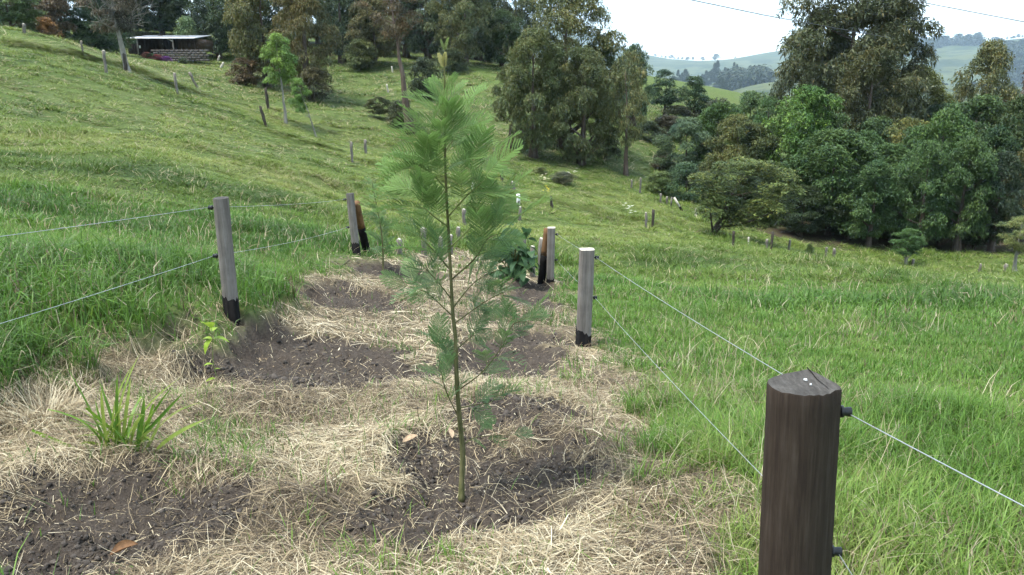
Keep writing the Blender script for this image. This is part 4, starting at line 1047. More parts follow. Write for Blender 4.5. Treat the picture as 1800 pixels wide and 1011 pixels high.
def blade_clump():
    b = G(205, 795); root = empty('grass_clump', b); rg = np.random.default_rng(31)
    mats = [leaf_mat('clump_blade_%d' % i, c1, c2, 20) for i, (c1, c2) in enumerate((((0.10, 0.20, 0.02), (0.17, 0.28, 0.035)), ((0.07, 0.16, 0.02), (0.12, 0.22, 0.03)), ((0.17, 0.24, 0.04), (0.25, 0.31, 0.07))))]
    shp = []
    for k in range(6):
        L, W, n = 0.34, 0.015, 8; t = np.linspace(0, 1, n + 1); w = W * 0.5 * (np.minimum(1, 0.55 + 2 * t) * (1 - np.clip((t - 0.55) / 0.45, 0, 1) ** 2 * (0.98 if k % 3 else 0.45)))
        bend = (0.05, 0.25, 0.5, 0.9, 0.15, 0.35)[k]
        x, z = L * t * (1 - 0.25 * bend * t), -bend * L * t ** 2.2 * 0.6
        v = np.r_[np.c_[x, -w, z + 0.3 * w], np.c_[x, 0 * t, z], np.c_[x, w, z + 0.3 * w]]; m = n + 1
        q = [[i, i + 1, m + i + 1, m + i] for i in range(n)] + [[m + i, m + i + 1, 2 * m + i + 1, 2 * m + i] for i in range(n)]
        shp.append(np_mesh('blade', v, np.array(q), mats[k % 3], smooth=True))
    for tx, ty, sx, w in ((130, 660, 195, 1.2), (150, 690, 185, 1.0), (165, 740, 200, 1.0), (118, 770, 190, 1.2), (60, 760, 150, 1.0), (205, 655, 205, 0.8), (182, 650, 200, 1.0), (222, 700, 225, 1.0), (240, 690, 228, 1.1), (262, 690, 240, 1.1), (255, 720, 235, 0.9),
                          (310, 700, 245, 0.9), (335, 742, 270, 1.1), (290, 735, 255, 0.8), (215, 625, 200, 0.8), (175, 715, 190, 0.9), (275, 660, 215, 0.7), (228, 670, 215, 0.9), (195, 700, 205, 1.0), (232, 730, 222, 1.0), (250, 745, 240, 1.0), (140, 720, 185, 1.0), (170, 665, 190, 0.8), (268, 715, 250, 0.9), (212, 690, 210, 0.9)) + tuple((rg.uniform(110, 320), rg.uniform(670, 775), rg.uniform(180, 255), rg.uniform(0.5, 0.9)) for _ in range(26)):
        bb = G(sx, 795 - rg.uniform(0, 14)) - b - np.array([0, 0, 0.01]); tp = P(tx, ty, b[1] + rg.uniform(-0.16, 0.16)) - b; d = tp - bb; L = np.linalg.norm(d); k = rg.integers(6)
        o = link('blade', shp[k], root, bb, aim(d + np.array([0, 0, 0.22 * L * (0.05, 0.25, 0.5, 0.9, 0.15, 0.35)[k]]), rg.normal(0, 0.8)), (1.10 * L / 0.34, w * 1.15, 1.10 * L / 0.34))
    tag(root, 'clump of broad bright green grass blades standing in the straw at left', 'grass clump')
blade_clump()

def dry_tussock():
    b = G(78, 745); n = 520; rg = RNG; x = b[0] + rg.normal(0, 0.085, n); y = b[1] + rg.normal(0.05, 0.08, n)
    az = np.arctan2(y - b[1], x - b[0]) + rg.normal(0, 0.5, n); el = np.radians(rg.uniform(30, 88, n)); L = rg.uniform(0.14, 0.34, n)
    V, F, C = strips(np.c_[x, y, look('z', x, y) - 0.01], az, el, L, np.full(n, 0.0036), rg.uniform(1.0, 3.6, n), rg.normal(0, 0.12, n), 6, cramp(rg.uniform(0.25, 1, n), STRAWS) * 0.95)
    o = link('dry_tussock', np_mesh('dry_tussock', V - b, F, M_STRAWC, {'Col': C}), None, b); tag(o, 'bleached dry grass tussock drooping beside the broad green blades', 'dry grass')
dry_tussock()

def leafy_shrub():
    b = G(905, 488); root = empty('leafy_shrub', b); rg = np.random.default_rng(77)
    lm = leaf_mat('shrub_leaf', (0.035, 0.085, 0.035), (0.075, 0.14, 0.06), 12); tops = [(868, 455), (880, 425), (895, 412), (907, 410), (918, 425), (930, 440), (890, 440), (935, 460), (862, 480), (912, 440)]
    LM = leaf_blade('leaf', 0.15, 0.10, lm, 4, 0.6)
    for i, (x, y) in enumerate(tops):
        t = P(x, y, b[1] + rg.uniform(-0.25, 0.25)) - b; s = smooth_path([[0.02 * i - 0.1, 0, -0.03], t * 0.5 + np.array([0, 0, 0.06]), t], 10); g = Geo(); g.tube(s, np.linspace(0.012, 0.005, 10), 5); link('stem', g.mesh('stem', M_STEM), root)
        for j in range(13):
            p = s[rg.integers(2, 10)] + rg.normal(0, 0.05, 3); a = rg.uniform(0, 6.28); link('leaf', LM, root, p, aim((math.cos(a), math.sin(a), rg.uniform(-0.5, 0.3)), rg.normal(0, 0.3)), rg.uniform(0.7, 1.35))
    tag(root, 'leafy dark green shrub left of the orange braced post', 'shrub')
leafy_shrub()

def fallen_leaf(label, px, py, L, W, col, rz, curl):
    b = G(px, py); m = leaf_mat('dead_leaf', np.array(col) * 0.6, col, 60, 0.1, 0.7)
    me = leaf_blade('fallen_leaf', L, W, m, 8, -0.1, curl, 0.9); o = link('fallen_leaf', me, None, b + np.array([0, 0, 0.025]), (0.3, -0.1, rz)); tag(o, label, 'leaf', 'dead leaves lying on the mulch')
fallen_leaf('curled rusty brown dead leaf on the soil at the bottom left', 195, 988, 0.095, 0.04, (0.17, 0.085, 0.035), 0.35, 1.3)
fallen_leaf('pale tan dead leaf beside the pit left of the sapling foot', 708, 785, 0.075, 0.035, (0.42, 0.30, 0.19), 0.4, 0.5)
fallen_leaf('small pale tan leaf just left of the sapling stem', 795, 778, 0.07, 0.03, (0.44, 0.32, 0.21), 1.9, 0.5)
# ---------------------------------------------------------------- trees
def foliage_material():
    m = NT('foliage'); oi = m.node('ShaderNodeObjectInfo')
    col = m.mix(1.0, m.attr('Col', out='Color'), oi.outputs['Color'], 'MULTIPLY')
    return m.done(m.leafy(col, 0.28, 0.5, 0.25))
M_FOL = foliage_material()
M_BARK_P = wood_material('pale_bark', (0.13, 0.12, 0.10), (0.27, 0.25, 0.215), (0.40, 0.375, 0.33), 0.6, (5, 5, 0.7))
M_BARK_B = wood_material('brown_bark', (0.035, 0.026, 0.02), (0.085, 0.066, 0.052), (0.15, 0.12, 0.10), 0.8, (5, 5, 0.7))
M_BARK_R = wood_material('reddish_bark', (0.05, 0.035, 0.026), (0.12, 0.085, 0.065), (0.19, 0.145, 0.115), 0.8, (5, 5, 0.7))

PROFILE = {'euc': [(0, .45), (.15, .78), (.45, 1), (.75, .82), (1, .25)], 'dome': [(0, .62), (.25, .95), (.55, 1), (.8, .78), (1, .25)], 'cone': [(0, .75), (.25, 1), (.6, .65), (1, .08)],
           'layer': [(0, .55), (.3, 1), (.6, .9), (1, .35)], 'spread': [(0, .7), (.4, 1), (.7, .95), (1, .45)], 'shrub': [(0, .8), (.4, 1), (.75, .8), (1, .3)], 'sparse': [(0, .35), (.3, .8), (.55, 1), (.8, .75), (1, .2)]}

def crown(kind, seed, lobes, sprigs, L, W, k, el, esd, droop, lr=(0.13, 0.2), flat=0.75, fill=0.25, vary=0.22, odd=None, odd_p=0.0):
    """a crown one unit wide and one unit high, made of leaf faces gathered in uneven lobes; returns mesh and lobe centres"""
    rg = np.random.default_rng(seed); pf = PROFILE[kind]
    C, R = [], []
    for i in range(lobes):
        t = (i + rg.uniform(0.1, 0.9)) / lobes; env = np.interp(t, [p[0] for p in pf], [p[1] for p in pf]) * 0.5
        r = rg.uniform(*lr) * (0.75 + 0.5 * env); a = i * 2.39996 + rg.normal(0, 0.5); q = max(env - r * 0.75, 0) * rg.uniform(0.45, 1.12)
        C.append((q * math.cos(a), q * math.sin(a), np.clip(t, r * flat * 0.8, 1 - r * flat * 0.85))); R.append(r)
    C, R = np.array(C), np.array(R)
    li = rg.choice(lobes, sprigs, p=R ** 2 / (R ** 2).sum())
    d = rg.standard_normal((sprigs, 3)); d /= np.linalg.norm(d, axis=1)[:, None]; d[:, 2] = np.where(d[:, 2] < -0.35, -d[:, 2], d[:, 2])
    rad = R[li] * np.where(rg.random(sprigs) < fill, rg.uniform(0.2, 0.9, sprigs), rg.normal(0.97, 0.09, sprigs))
    p = C[li] + d * rad[:, None] * np.array([1, 1, flat])
    # ragged edge: some lobes thin out
    thin = rg.random(lobes) < 0.25; p = p[~(thin[li] & (rg.random(sprigs) < 0.45))]; keep = len(p)
    li = li[:0] if False else None
    out = p - np.array([0, 0, 0.45]); out /= np.linalg.norm(out, axis=1)[:, None] + 1e-9
    n = keep * k; P0 = np.repeat(p, k, 0); O0 = np.repeat(out, k, 0)
    az = np.repeat(rg.uniform(0, 6.283, keep), k) + np.tile(np.arange(k) * 2 * math.pi / k, keep) + rg.normal(0, 0.35, n)
    e = np.radians(rg.normal(el, esd, n)); dv = np.c_[np.cos(az) * np.cos(e), np.sin(az) * np.cos(e), np.sin(e)] + 0.35 * O0
    dv /= np.linalg.norm(dv, axis=1)[:, None]
    sd = np.cross(dv, np.array([0, 0, 1.0])) + 0.35 * rg.standard_normal((n, 3)); sd /= np.linalg.norm(sd, axis=1)[:, None]
    ll = L * rg.uniform(0.6, 1.25, n)[:, None]; ww = W * rg.uniform(0.6, 1.3, n)[:, None]; dn = np.array([0, 0, -1.0])
    P0 = P0 + 0.25 * L * rg.standard_normal((n, 3))
    mid = P0 + dv * ll * 0.5; tip = P0 + dv * ll + dn * droop * ll
    V = np.stack([P0, mid - sd * ww * 0.5, tip, mid + sd * ww * 0.5], 1).reshape(-1, 3)
    F = np.arange(n * 4).reshape(-1, 4)
    c = np.clip(1 + vary * rg.standard_normal(n) * 0.6 + np.repeat(vary * rg.standard_normal(keep), k), 0.35, 1.9)
    low = fbm(p[:, 0] * 4 + p[:, 2] * 3, p[:, 1] * 4 - p[:, 2] * 2, seed, 3); low = np.repeat(low, k)
    col = c[:, None] * np.stack([1 + 0.50 * low, 1 + 0.32 * low, 1 + 0.05 * low], 1)
    if odd is not None:
        m = rg.random(n) < odd_p * (1 + 2.0 * low); col[m] = np.array(odd) * rg.uniform(0.7, 1.3, m.sum())[:, None]
    return np_mesh('crown', V, F, M_FOL, {'Col': np.repeat(col, 4, 0)}), C, R

def kinds():
    K = {}
    BR = (1.45, 1.1, 0.95)
    for i in range(3): K['euc%d' % i] = crown('euc', 900 + i, 34 + 4 * i, 4600, 0.036, 0.013, 5, -24, 34, 0.25, (0.10, 0.165), 0.72, 0.2, 0.24, BR, 0.10)
    K['euc3'] = K['euc1']
    for i in range(2): K['big%d' % i] = crown('euc', 930 + i, 60, 8200, 0.027, 0.010, 5, -24, 34, 0.25, (0.085, 0.135), 0.72, 0.18, 0.24, BR, 0.12)
    K['big2'] = K['big0']
    for i in range(4): K['dome%d' % i] = crown('dome', 960 + i, 40 + 3 * i, 4000, 0.038, 0.014, 6, -6, 20, 0.4, (0.10, 0.165), 0.74, 0.15, 0.24, (1.6, 1.35, 0.9), 0.05)
    K['dome4'] = K['dome2']
    K['cone0'] = crown('cone', 980, 34, 2600, 0.045, 0.015, 6, -5, 18, 0.3, (0.10, 0.16), 0.5, 0.2, 0.2); K['cone1'] = K['cone0']
    for i in range(3): K['layer%d' % i] = crown('layer', 990 + i, 22, 1500, 0.060, 0.020, 6, 2, 18, 0.4, (0.11, 0.19), 0.6, 0.25, 0.26)
    K['spread0'] = crown('spread', 1000, 52, 4200, 0.030, 0.013, 6, 0, 22, 0.4, (0.085, 0.14), 0.75, 0.2, 0.3, (1.7, 1.3, 0.8), 0.1)
    for i in range(3): K['sparse%d' % i] = crown('sparse', 1010 + i, 26, 1700, 0.045, 0.012, 5, -24, 32, 0.3, (0.09, 0.16), 0.65, 0.4, 0.28, BR, 0.12)
    for i in range(3): K['shrub%d' % i] = crown('shrub', 1020 + i, 18, 1000, 0.075, 0.026, 6, 5, 30, 0.4, (0.16, 0.25), 0.75, 0.25, 0.3)
    return K
KIND = kinds()

def tree(label, px, where, top, wpx, bottom, kind, col, group, cat='tree', bark=None, cx=None, lean=0.0, tr=None, name=None, rz=None, limbs=7):
    """where: ('y', photograph row of the foot) or a distance; top: photograph row of the crown's top; wpx: crown width"""
    b = G(px, where[1]) if isinstance(where, tuple) else at_depth(px, where)
    dep = b[1] * math.cos(PITCH) - (b[2] - EYE[2]) * math.sin(PITCH); Hh = px_h(b, top) * 1.03; Wd = wpx * dep / FPX * (1.14 if group == GP and limbs == 7 and bark is None else 1.24 if group == GL and bark is None else 1.06)
    z0 = Hh * bottom; ox = ((cx - px) * dep / FPX) if cx is not None else 0.0
    rg = np.random.default_rng(int(px * 13 + wpx)); me, C, R = KIND[kind]
    rz = rg.uniform(0, 6.283) if rz is None else rz
    root = empty(name or ('shrub' if cat == 'shrub' else 'tree'), b)
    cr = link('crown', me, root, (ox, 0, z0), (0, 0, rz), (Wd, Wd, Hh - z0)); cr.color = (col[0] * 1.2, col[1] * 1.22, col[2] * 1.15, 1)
    tr = tr or (0.022 * Hh if cat != 'shrub' else 0.012 * Hh)
    n = 10; t = np.linspace(0, 1, n); ztop = z0 + (Hh - z0) * 0.82
    wob = 0.012 * Hh * np.cumsum(rg.standard_normal((n, 2)) * 0.45, 0); wob -= wob[0]
    T = np.c_[ox * t ** 1.3 + lean * Hh * t * (1 - t) + wob[:, 0], wob[:, 1], -0.3 + (ztop + 0.3) * t]
    rad = tr * (1.25 * (1 - t) ** 3 + 1.0 - 0.82 * t); g = Geo(); g.tube(T, rad, 8, wob=0.04, seed=int(px))
    c, s = math.cos(rz), math.sin(rz)
    pick = rg.permutation(len(C))[:limbs]
    for i in pick:
        q = C[i] * np.array([Wd, Wd, Hh - z0]); q = np.array([ox + q[0] * c - q[1] * s, q[0] * s + q[1] * c, z0 + q[2]])
        f = np.clip((q[2] - 0.35 * np.hypot(q[0] - ox, q[1])) / ztop, 0.12, 0.9); j = f * (n - 1); a = T[int(j)]; r0 = np.interp(f, t, rad) * 0.6
        m = a + (q - a) * 0.5 + np.array([0, 0, -0.06 * np.linalg.norm(q - a)]); g.tube(smooth_path([a, m, q], 6), np.linspace(r0, r0 * 0.25, 6), 5, cap=False)
    link('trunk', g.mesh('trunk', bark or M_BARK_B, True), root)
    tag(root, label, cat, group); return root

OLIVE, OLBR, BROWN, REDB = (0.092, 0.112, 0.042), (0.100, 0.106, 0.044), (0.104, 0.098, 0.045), (0.115, 0.068, 0.046)
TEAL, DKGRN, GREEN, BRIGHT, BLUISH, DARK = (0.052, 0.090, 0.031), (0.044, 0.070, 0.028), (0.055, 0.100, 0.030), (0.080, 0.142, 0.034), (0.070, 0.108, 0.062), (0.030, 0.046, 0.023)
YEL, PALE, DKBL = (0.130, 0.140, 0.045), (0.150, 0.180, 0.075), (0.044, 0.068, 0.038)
GP, GL, GC, GSL = 'trees of the right-hand plantation', 'trees of the wood behind the left slope', 'trees clustered on the middle slope', 'shrubs on the slopes'
for a in (
    # plantation, front row
    ('blue-green feathery tree at the left end of the plantation', 1205, 50, 213, 98, 0.08, 'dome0', BLUISH, GP),
    ('olive and yellow-brown tree above the spreading tree', 1285, 47, 208, 112, 0.15, 'euc0', (0.100, 0.112, 0.042), GP),
    ('slender tree with thin forked pale stems left of the bright green dome', 1338, 49, 178, 84, 0.35, 'sparse0', GREEN, GP),
    ('bright green dome-shaped tree in front of the tall brown eucalyptus', 1402, 46, 163, 132, 0.12, 'dome1', BRIGHT, GP),
    ('large dark teal tree right of the bright green dome', 1458, 41, 236, 152, 0.10, 'dome2', TEAL, GP),
    ('dark green tree with a rounded crown below the yellowish one', 1546, 42, 260, 112, 0.12, 'dome3', (0.055, 0.098, 0.036), GP),
    ('green tree with fresh light tips left of the darkest green tree', 1637, 42, 203, 112, 0.10, 'dome4', GREEN, GP),
    ('tall dark green tree below the pale olive eucalyptus', 1692, 47, 180, 142, 0.10, 'dome0', (0.050, 0.086, 0.034), GP),
    ('dull dark brownish tree near the right edge below the red-brown crown', 1768, 45, 178, 130, 0.10, 'euc1', DKGRN, GP),
    ('low teal tree at the plantation edge left of the small leafy tree', 1525, 38.5, 290, 96, 0.10, 'dome1', TEAL, GP),
    ('teal tree with layered tips above the small leafy tree', 1612, 38.5, 258, 104, 0.10, 'dome3', (0.050, 0.092, 0.034), GP),
    ('dark teal tree at the plantation edge right of the small leafy tree', 1682, 38, 252, 100, 0.12, 'dome2', TEAL, GP),
    ('shadowy brown-green tree behind the crooked white trunk', 1742, 38, 275, 104, 0.10, 'euc2', DARK, GP),
    ('dark brown-green tree cut by the right edge of the picture', 1806, 41, 250, 100, 0.10, 'euc3', OLBR, GP),
    ('dark narrow tree between the spreading tree and the dark teal tree', 1362, 43, 300, 86, 0.15, 'dome4', DARK, GP),
    # plantation, middle row
    ('tall mid-green tree between the dark teal tree and the yellowish one', 1506, 46, 238, 96, 0.10, 'dome3', (0.046, 0.088, 0.034), GP),
    ('tall dark green tree below the olive rounded tree', 1592, 46, 232, 100, 0.10, 'dome0', (0.040, 0.076, 0.032), GP),
    ('leafy green tree right of the tree with fresh light tips', 1662, 44, 228, 92, 0.10, 'dome3', (0.050, 0.096, 0.034), GP),
    ('dark green upright tree third from the right edge', 1730, 44, 232, 96, 0.10, 'dome1', (0.038, 0.070, 0.032), GP),
    ('mottled green tree at the right edge below the red-brown crown', 1792, 45, 215, 96, 0.10, 'dome0', (0.060, 0.086, 0.034), GP),
    ('dark green tree tucked behind the right side of the bright green dome', 1440, 47, 205, 100, 0.10, 'dome3', (0.046, 0.082, 0.034), GP),
    ('dull green tree behind the top of the spreading tree', 1322, 47, 225, 84, 0.12, 'dome2', (0.060, 0.078, 0.032), GP),
    ('leaning eucalyptus filling the left side of the tall brown eucalyptus', 1412, 61, 30, 120, 0.20, 'euc2', (0.060, 0.074, 0.036), GP),
    ('dark eucalyptus filling the right side of the tall brown eucalyptus', 1538, 61, 0, 130, 0.20, 'euc0', (0.064, 0.070, 0.034), GP),
    ('dense dark eucalyptus crown behind the middle of the tall brown eucalyptus', 1478, 63, 20, 150, 0.15, 'big1', (0.058, 0.066, 0.033), GP),
    # plantation, behind
    ('tall dark brown eucalyptus rising above the plantation into the sky', 1474, 58, -66, 252, 0.22, 'big0', (0.070, 0.078, 0.036), GP),
    ('green drooping crown in front of the tall brown eucalyptus', 1508, 52, 96, 116, 0.35, 'euc3', (0.062, 0.070, 0.032), GP),
    ('mid-green tree behind the blue-green tree', 1258, 57, 186, 92, 0.10, 'dome2', GREEN, GP),
    ('grey-green tree left of the bright green dome, farther back', 1312, 60, 168, 92, 0.10, 'dome3', (0.075, 0.125, 0.058), GP),
    ('olive rounded tree right of the tall brown eucalyptus', 1588, 62, 126, 118, 0.10, 'dome4', (0.10, 0.115, 0.036), GP),
    ('yellowish sparse tree with bare grey twigs in the plantation', 1577, 48, 214, 108, 0.25, 'sparse1', YEL, GP),
    ('pale olive eucalyptus standing above the plantation against the hills', 1706, 62, 82, 118, 0.15, 'euc0', (0.108, 0.116, 0.050), GP),
    ('red-brown crown at the right edge against the hills', 1795, 60, 118, 92, 0.15, 'euc1', REDB, GP),
    ('dark tree filling the back of the plantation behind the teal trees', 1430, 64, 190, 150, 0.06, 'dome0', DKGRN, GP),
    ('dark tree at the back below the olive rounded tree', 1640, 60, 190, 140, 0.06, 'dome1', DKGRN, GP),
    ('dark green tree at the back below the red-brown crown', 1760, 56, 190, 130, 0.06, 'dome2', DKGRN, GP),
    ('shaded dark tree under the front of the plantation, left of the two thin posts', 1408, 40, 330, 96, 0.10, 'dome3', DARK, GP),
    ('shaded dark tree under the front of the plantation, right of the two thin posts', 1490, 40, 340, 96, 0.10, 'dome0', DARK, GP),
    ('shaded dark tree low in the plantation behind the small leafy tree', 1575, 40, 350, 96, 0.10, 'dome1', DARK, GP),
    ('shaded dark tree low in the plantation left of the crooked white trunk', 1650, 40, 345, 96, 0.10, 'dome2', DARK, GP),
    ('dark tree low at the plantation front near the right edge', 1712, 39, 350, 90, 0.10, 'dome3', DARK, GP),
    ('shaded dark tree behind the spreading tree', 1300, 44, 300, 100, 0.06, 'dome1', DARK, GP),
    ('dark tree at the back between the bright green dome and the dark teal tree', 1520, 50, 215, 120, 0.06, 'dome0', (0.05, 0.085, 0.04), GP),
    # wood behind the left slope
    ('pale green tree in the top left corner', 22, 53, -30, 92, 0.22, 'dome3', (0.085, 0.13, 0.055), GL),
    ('reddish-brown tree behind the hedge at top left', 80, 62, -50, 92, 0.08, 'euc0', (0.088, 0.066, 0.042), GL),
    ('dark green conifer-like tree left of the bare tree', 116, 66, -60, 92, 0.08, 'cone0', (0.035, 0.062, 0.03), GL),
    ('dark tree behind the bare tree, left of it', 160, 84, -70, 110, 0.06, 'euc1', DKBL, GL),
    ('dull brown-green tree behind the bare trunk', 222, 92, -70, 116, 0.06, 'euc2', (0.088, 0.094, 0.046), GL),
    ('dark tree behind the left end of the shed roof', 285, 92, -60, 108, 0.05, 'dome1', DKBL, GL),
    ('blackish green tree behind the right end of the shed', 340, 92, -40, 96, 0.05, 'dome2', DKBL, GL),
    ('blue-black tree right of the shed', 386, 82, -30, 88, 0.06, 'dome3', DKBL, GL),
    ('dark tree between the shed and the large brown eucalyptus', 420, 88, -60, 96, 0.06, 'dome4', DKBL, GL),
    ('olive-brown eucalyptus behind the young pale green tree', 470, 64, -50, 112, 0.10, 'euc3', OLBR, GL),
    ('big brown eucalyptus right of the young pale green tree', 541, 61, -60, 112, 0.07, 'big1', BROWN, GL),
    ('dark blue-green tree right of the big brown eucalyptus', 602, 84, -60, 96, 0.05, 'dome0', DKBL, GL),
    ('dark tree at the back left of the olive eucalyptus', 640, 94, -60, 100, 0.05, 'dome1', DKBL, GL),
    ('olive eucalyptus left of the brown bare-branched tree', 660, 83, -5, 96, 0.10, 'euc1', (0.10, 0.10, 0.048), GL),
    ('dark tree behind the tip of the sapling', 752, 90, -60, 90, 0.05, 'dome2', DKBL, GL),
    ('dark brownish tree just left of the sapling tip', 715, 92, -60, 80, 0.06, 'euc3', (0.07, 0.062, 0.04), GL),
    ('large olive eucalyptus right of the sapling tip', 818, 84, -50, 110, 0.06, 'big2', (0.105, 0.118, 0.052), GL),
    ('tall dark olive tree closing the gap above the sapling and the great cluster', 905, 92, -60, 90, 0.05, 'euc1', (0.06, 0.075, 0.036), GL),
    ('tall green tree at the back between two olive eucalypts', 842, 100, -90, 100, 0.05, 'dome0', DKGRN, GL),
    ('dark tree in the gap left of the great eucalyptus cluster', 882, 86, 22, 72, 0.05, 'dome4', DKGRN, GL),
    ('dark tree between the large olive eucalyptus and the great cluster', 858, 96, -25, 70, 0.06, 'euc0', DKBL, GL),
    ('dark tree closing the back of the wood above the shed', 250, 100, -80, 120, 0.04, 'dome0', DKBL, GL),
    ('dark tree at the very back left of the olive-brown eucalyptus', 452, 98, -80, 120, 0.04, 'euc0', DKBL, GL),
    ('dark tree at the very back behind the big brown eucalyptus', 560, 100, -80, 120, 0.04, 'dome3', DKBL, GL),
    ('dark tree at the very back behind the brown bare-branched tree', 690, 104, -80, 120, 0.04, 'dome2', DKBL, GL),
    ('dark tree at the very back behind the large olive eucalyptus', 795, 104, -80, 120, 0.04, 'dome1', DKBL, GL),
    ('dark tree at the far top left behind the pale green corner tree', 40, 80, -90, 130, 0.04, 'dome0', DKBL, GL),
    # cluster on the middle slope
    ('tallest brownish eucalyptus at the back of the great cluster', 992, 53, -34, 188, 0.12, 'big0', (0.112, 0.122, 0.050), GC),
    ('dark bushy eucalyptus at the left front of the great cluster', 938, 48.5, 62, 140, 0.04, 'big1', (0.082, 0.102, 0.042), GC),
    ('dark bushy eucalyptus at the right front of the great cluster', 1022, 48.5, 92, 132, 0.03, 'big2', (0.088, 0.104, 0.043), GC),
    ('olive crown on the right flank of the great cluster', 1052, 54, 68, 78, 0.25, 'euc2', OLIVE, GC),
    ('drooping dark eucalyptus low on the left flank of the great cluster', 898, 50, 120, 70, 0.30, 'euc1', (0.075, 0.094, 0.042), GC),
    ): tree(*a)
tree('slender sparse eucalyptus with a bare lower trunk right of the great cluster', 1101, ('f', 309), 98, 98, 0.24, 'sparse1', (0.105, 0.115, 0.048), GC, bark=M_BARK_R, tr=0.085)
tree('pale blue-green tree behind the slender sparse eucalyptus', 1112, 66, 84, 64, 0.1, 'dome1', BLUISH, GC)
tree('small dark tree at the right edge of the great cluster', 1088, 68, 104, 42, 0.12, 'dome2', DKBL, GC)
tree('dark green layered tree standing on the knoll, left of its twin', 1166, 72, 127, 60, 0.30, 'layer0', (0.040, 0.072, 0.036), GC)
tree('dark green layered tree on the knoll against the pale valley', 1217, 73, 137, 66, 0.22, 'layer1', (0.040, 0.070, 0.034), GC)
tree('low spreading tree with a crooked leaning trunk at the plantation edge', 1250, ('f', 413), 286, 196, 0.10, 'spread0', (0.082, 0.110, 0.038), GP, cx=1302, lean=0.03, tr=0.085, limbs=12)
tree('small leafy green tree with a pale trunk at the plantation edge', 1592, ('f', 466), 405, 56, 0.28, 'dome3', (0.055, 0.105, 0.036), GP, bark=M_BARK_P, tr=0.05)
tree('small yellow-green tree with a crooked white trunk at the right edge', 1786, ('f', 481), 384, 86, 0.40, 'sparse2', (0.125, 0.15, 0.055), GP, bark=M_BARK_P, tr=0.06, lean=-0.12)
tree('young pale green tree with a thin straight trunk on the bank', 503, ('f', 218), 64, 66, 0.44, 'layer1', (0.135, 0.215, 0.055), 'young planted trees on the bank', bark=M_BARK_P, tr=0.06, cx=497)
tree('small pale green tree with a thin leaning stem right of the taller young tree', 557, ('f', 243), 142, 40, 0.42, 'layer2', (0.12, 0.20, 0.05), 'young planted trees on the bank', bark=M_BARK_P, tr=0.035, cx=530)
tree('tall brown bare-branched tree with reddish trunk left of the sapling', 722, ('f', 236), -30, 110, 0.62, 'sparse2', (0.095, 0.075, 0.045), GL, bark=M_BARK_R, tr=0.16, cx=702, limbs=14)
for a in (
    ('orange-brown dry shrub under the hedge at top left', 80, 57, 33, 46, 0.0, 'shrub0', (0.17, 0.095, 0.04)), ('green hedge shrub in the top left corner above the pale post', 40, 56, 22, 60, 0.0, 'shrub1', (0.06, 0.085, 0.035)), ('dark green shrub right of the dry orange shrub', 165, 66, 40, 86, 0.0, 'shrub2', (0.035, 0.066, 0.03)),
    ('dark green shrub left of the bare trunk', 205, 70, 36, 60, 0.0, 'shrub0', (0.04, 0.075, 0.034)), ('pale green broad-leaved plant rising behind the shed', 334, 80, 32, 44, 0.05, 'shrub1', (0.14, 0.19, 0.085)),
    ('brown dry bush left of the young pale green tree', 432, 62, 104, 64, 0.0, 'shrub2', (0.105, 0.075, 0.045)), ('dark olive bush right below the big brown eucalyptus', 552, 59, 122, 64, 0.0, 'shrub0', (0.07, 0.066, 0.036)),
    ('dark olive bush at the foot of the brown bare-branched tree', 706, 52, 178, 58, 0.0, 'shrub1', (0.065, 0.07, 0.036)), ('drooping olive bush left of the brown bare-branched tree', 668, 54, 172, 52, 0.12, 'euc2', (0.062, 0.072, 0.032)),
    ('olive shrub at the wood edge left of the brown bare trunk', 634, 80, 72, 62, 0.0, 'shrub2', (0.085, 0.10, 0.042)), ('rounded dark shrub at the wood edge below the sapling tip', 795, 80, 88, 60, 0.0, 'shrub0', (0.06, 0.075, 0.036)), ('dark bush behind the brown bare trunk', 745, 66, 105, 66, 0.0, 'shrub1', (0.05, 0.062, 0.032)),
    ('small dark bush right of the great eucalyptus cluster', 1062, 52, 212, 52, 0.0, 'shrub2', (0.055, 0.062, 0.034)), ('dark shrub below the twin layered trees', 1190, 71, 188, 70, 0.0, 'shrub0', (0.05, 0.056, 0.032)), ('brownish shrub on the knoll right of the layered trees', 1236, 72, 188, 52, 0.0, 'shrub1', (0.055, 0.062, 0.034)),
    ('brown bush on the slope of the knoll below the layered trees', 1172, 66, 205, 60, 0.0, 'shrub2', (0.07, 0.062, 0.040)), ('dark green bush low on the knoll right of the slender eucalyptus', 1140, 62, 215, 52, 0.0, 'shrub0', (0.05, 0.066, 0.034)), ('grey-brown bush at the right end of the knoll', 1258, 68, 178, 64, 0.0, 'shrub1', (0.07, 0.072, 0.042)),
    ('yellow-green bush by the thin posts below the slender eucalyptus', 1158, ('f', 340), 303, 54, 0.0, 'shrub2', (0.10, 0.135, 0.05)), ('green bush at the fence left of the spreading tree', 1205, ('f', 352), 290, 66, 0.0, 'shrub0', (0.062, 0.10, 0.05)), ('small brown bush on the slope right of the slender eucalyptus', 1165, ('f', 300), 268, 46, 0.0, 'shrub1', (0.085, 0.07, 0.045)),
    ('green weed stem standing by two thin posts at the plantation edge', 1422, ('f', 451), 430, 16, 0.0, 'shrub2', (0.12, 0.16, 0.06)), ('low weedy bush below the great cluster', 990, ('f', 322), 303, 46, 0.0, 'shrub1', (0.095, 0.10, 0.06)), ('small yellow-green bush below the great cluster', 952, ('f', 306), 294, 24, 0.0, 'shrub0', (0.12, 0.14, 0.06)),
    ): tree(a[0], a[1], a[2], a[3], a[4], a[5], a[6], a[7], GSL, 'shrub', limbs=3)

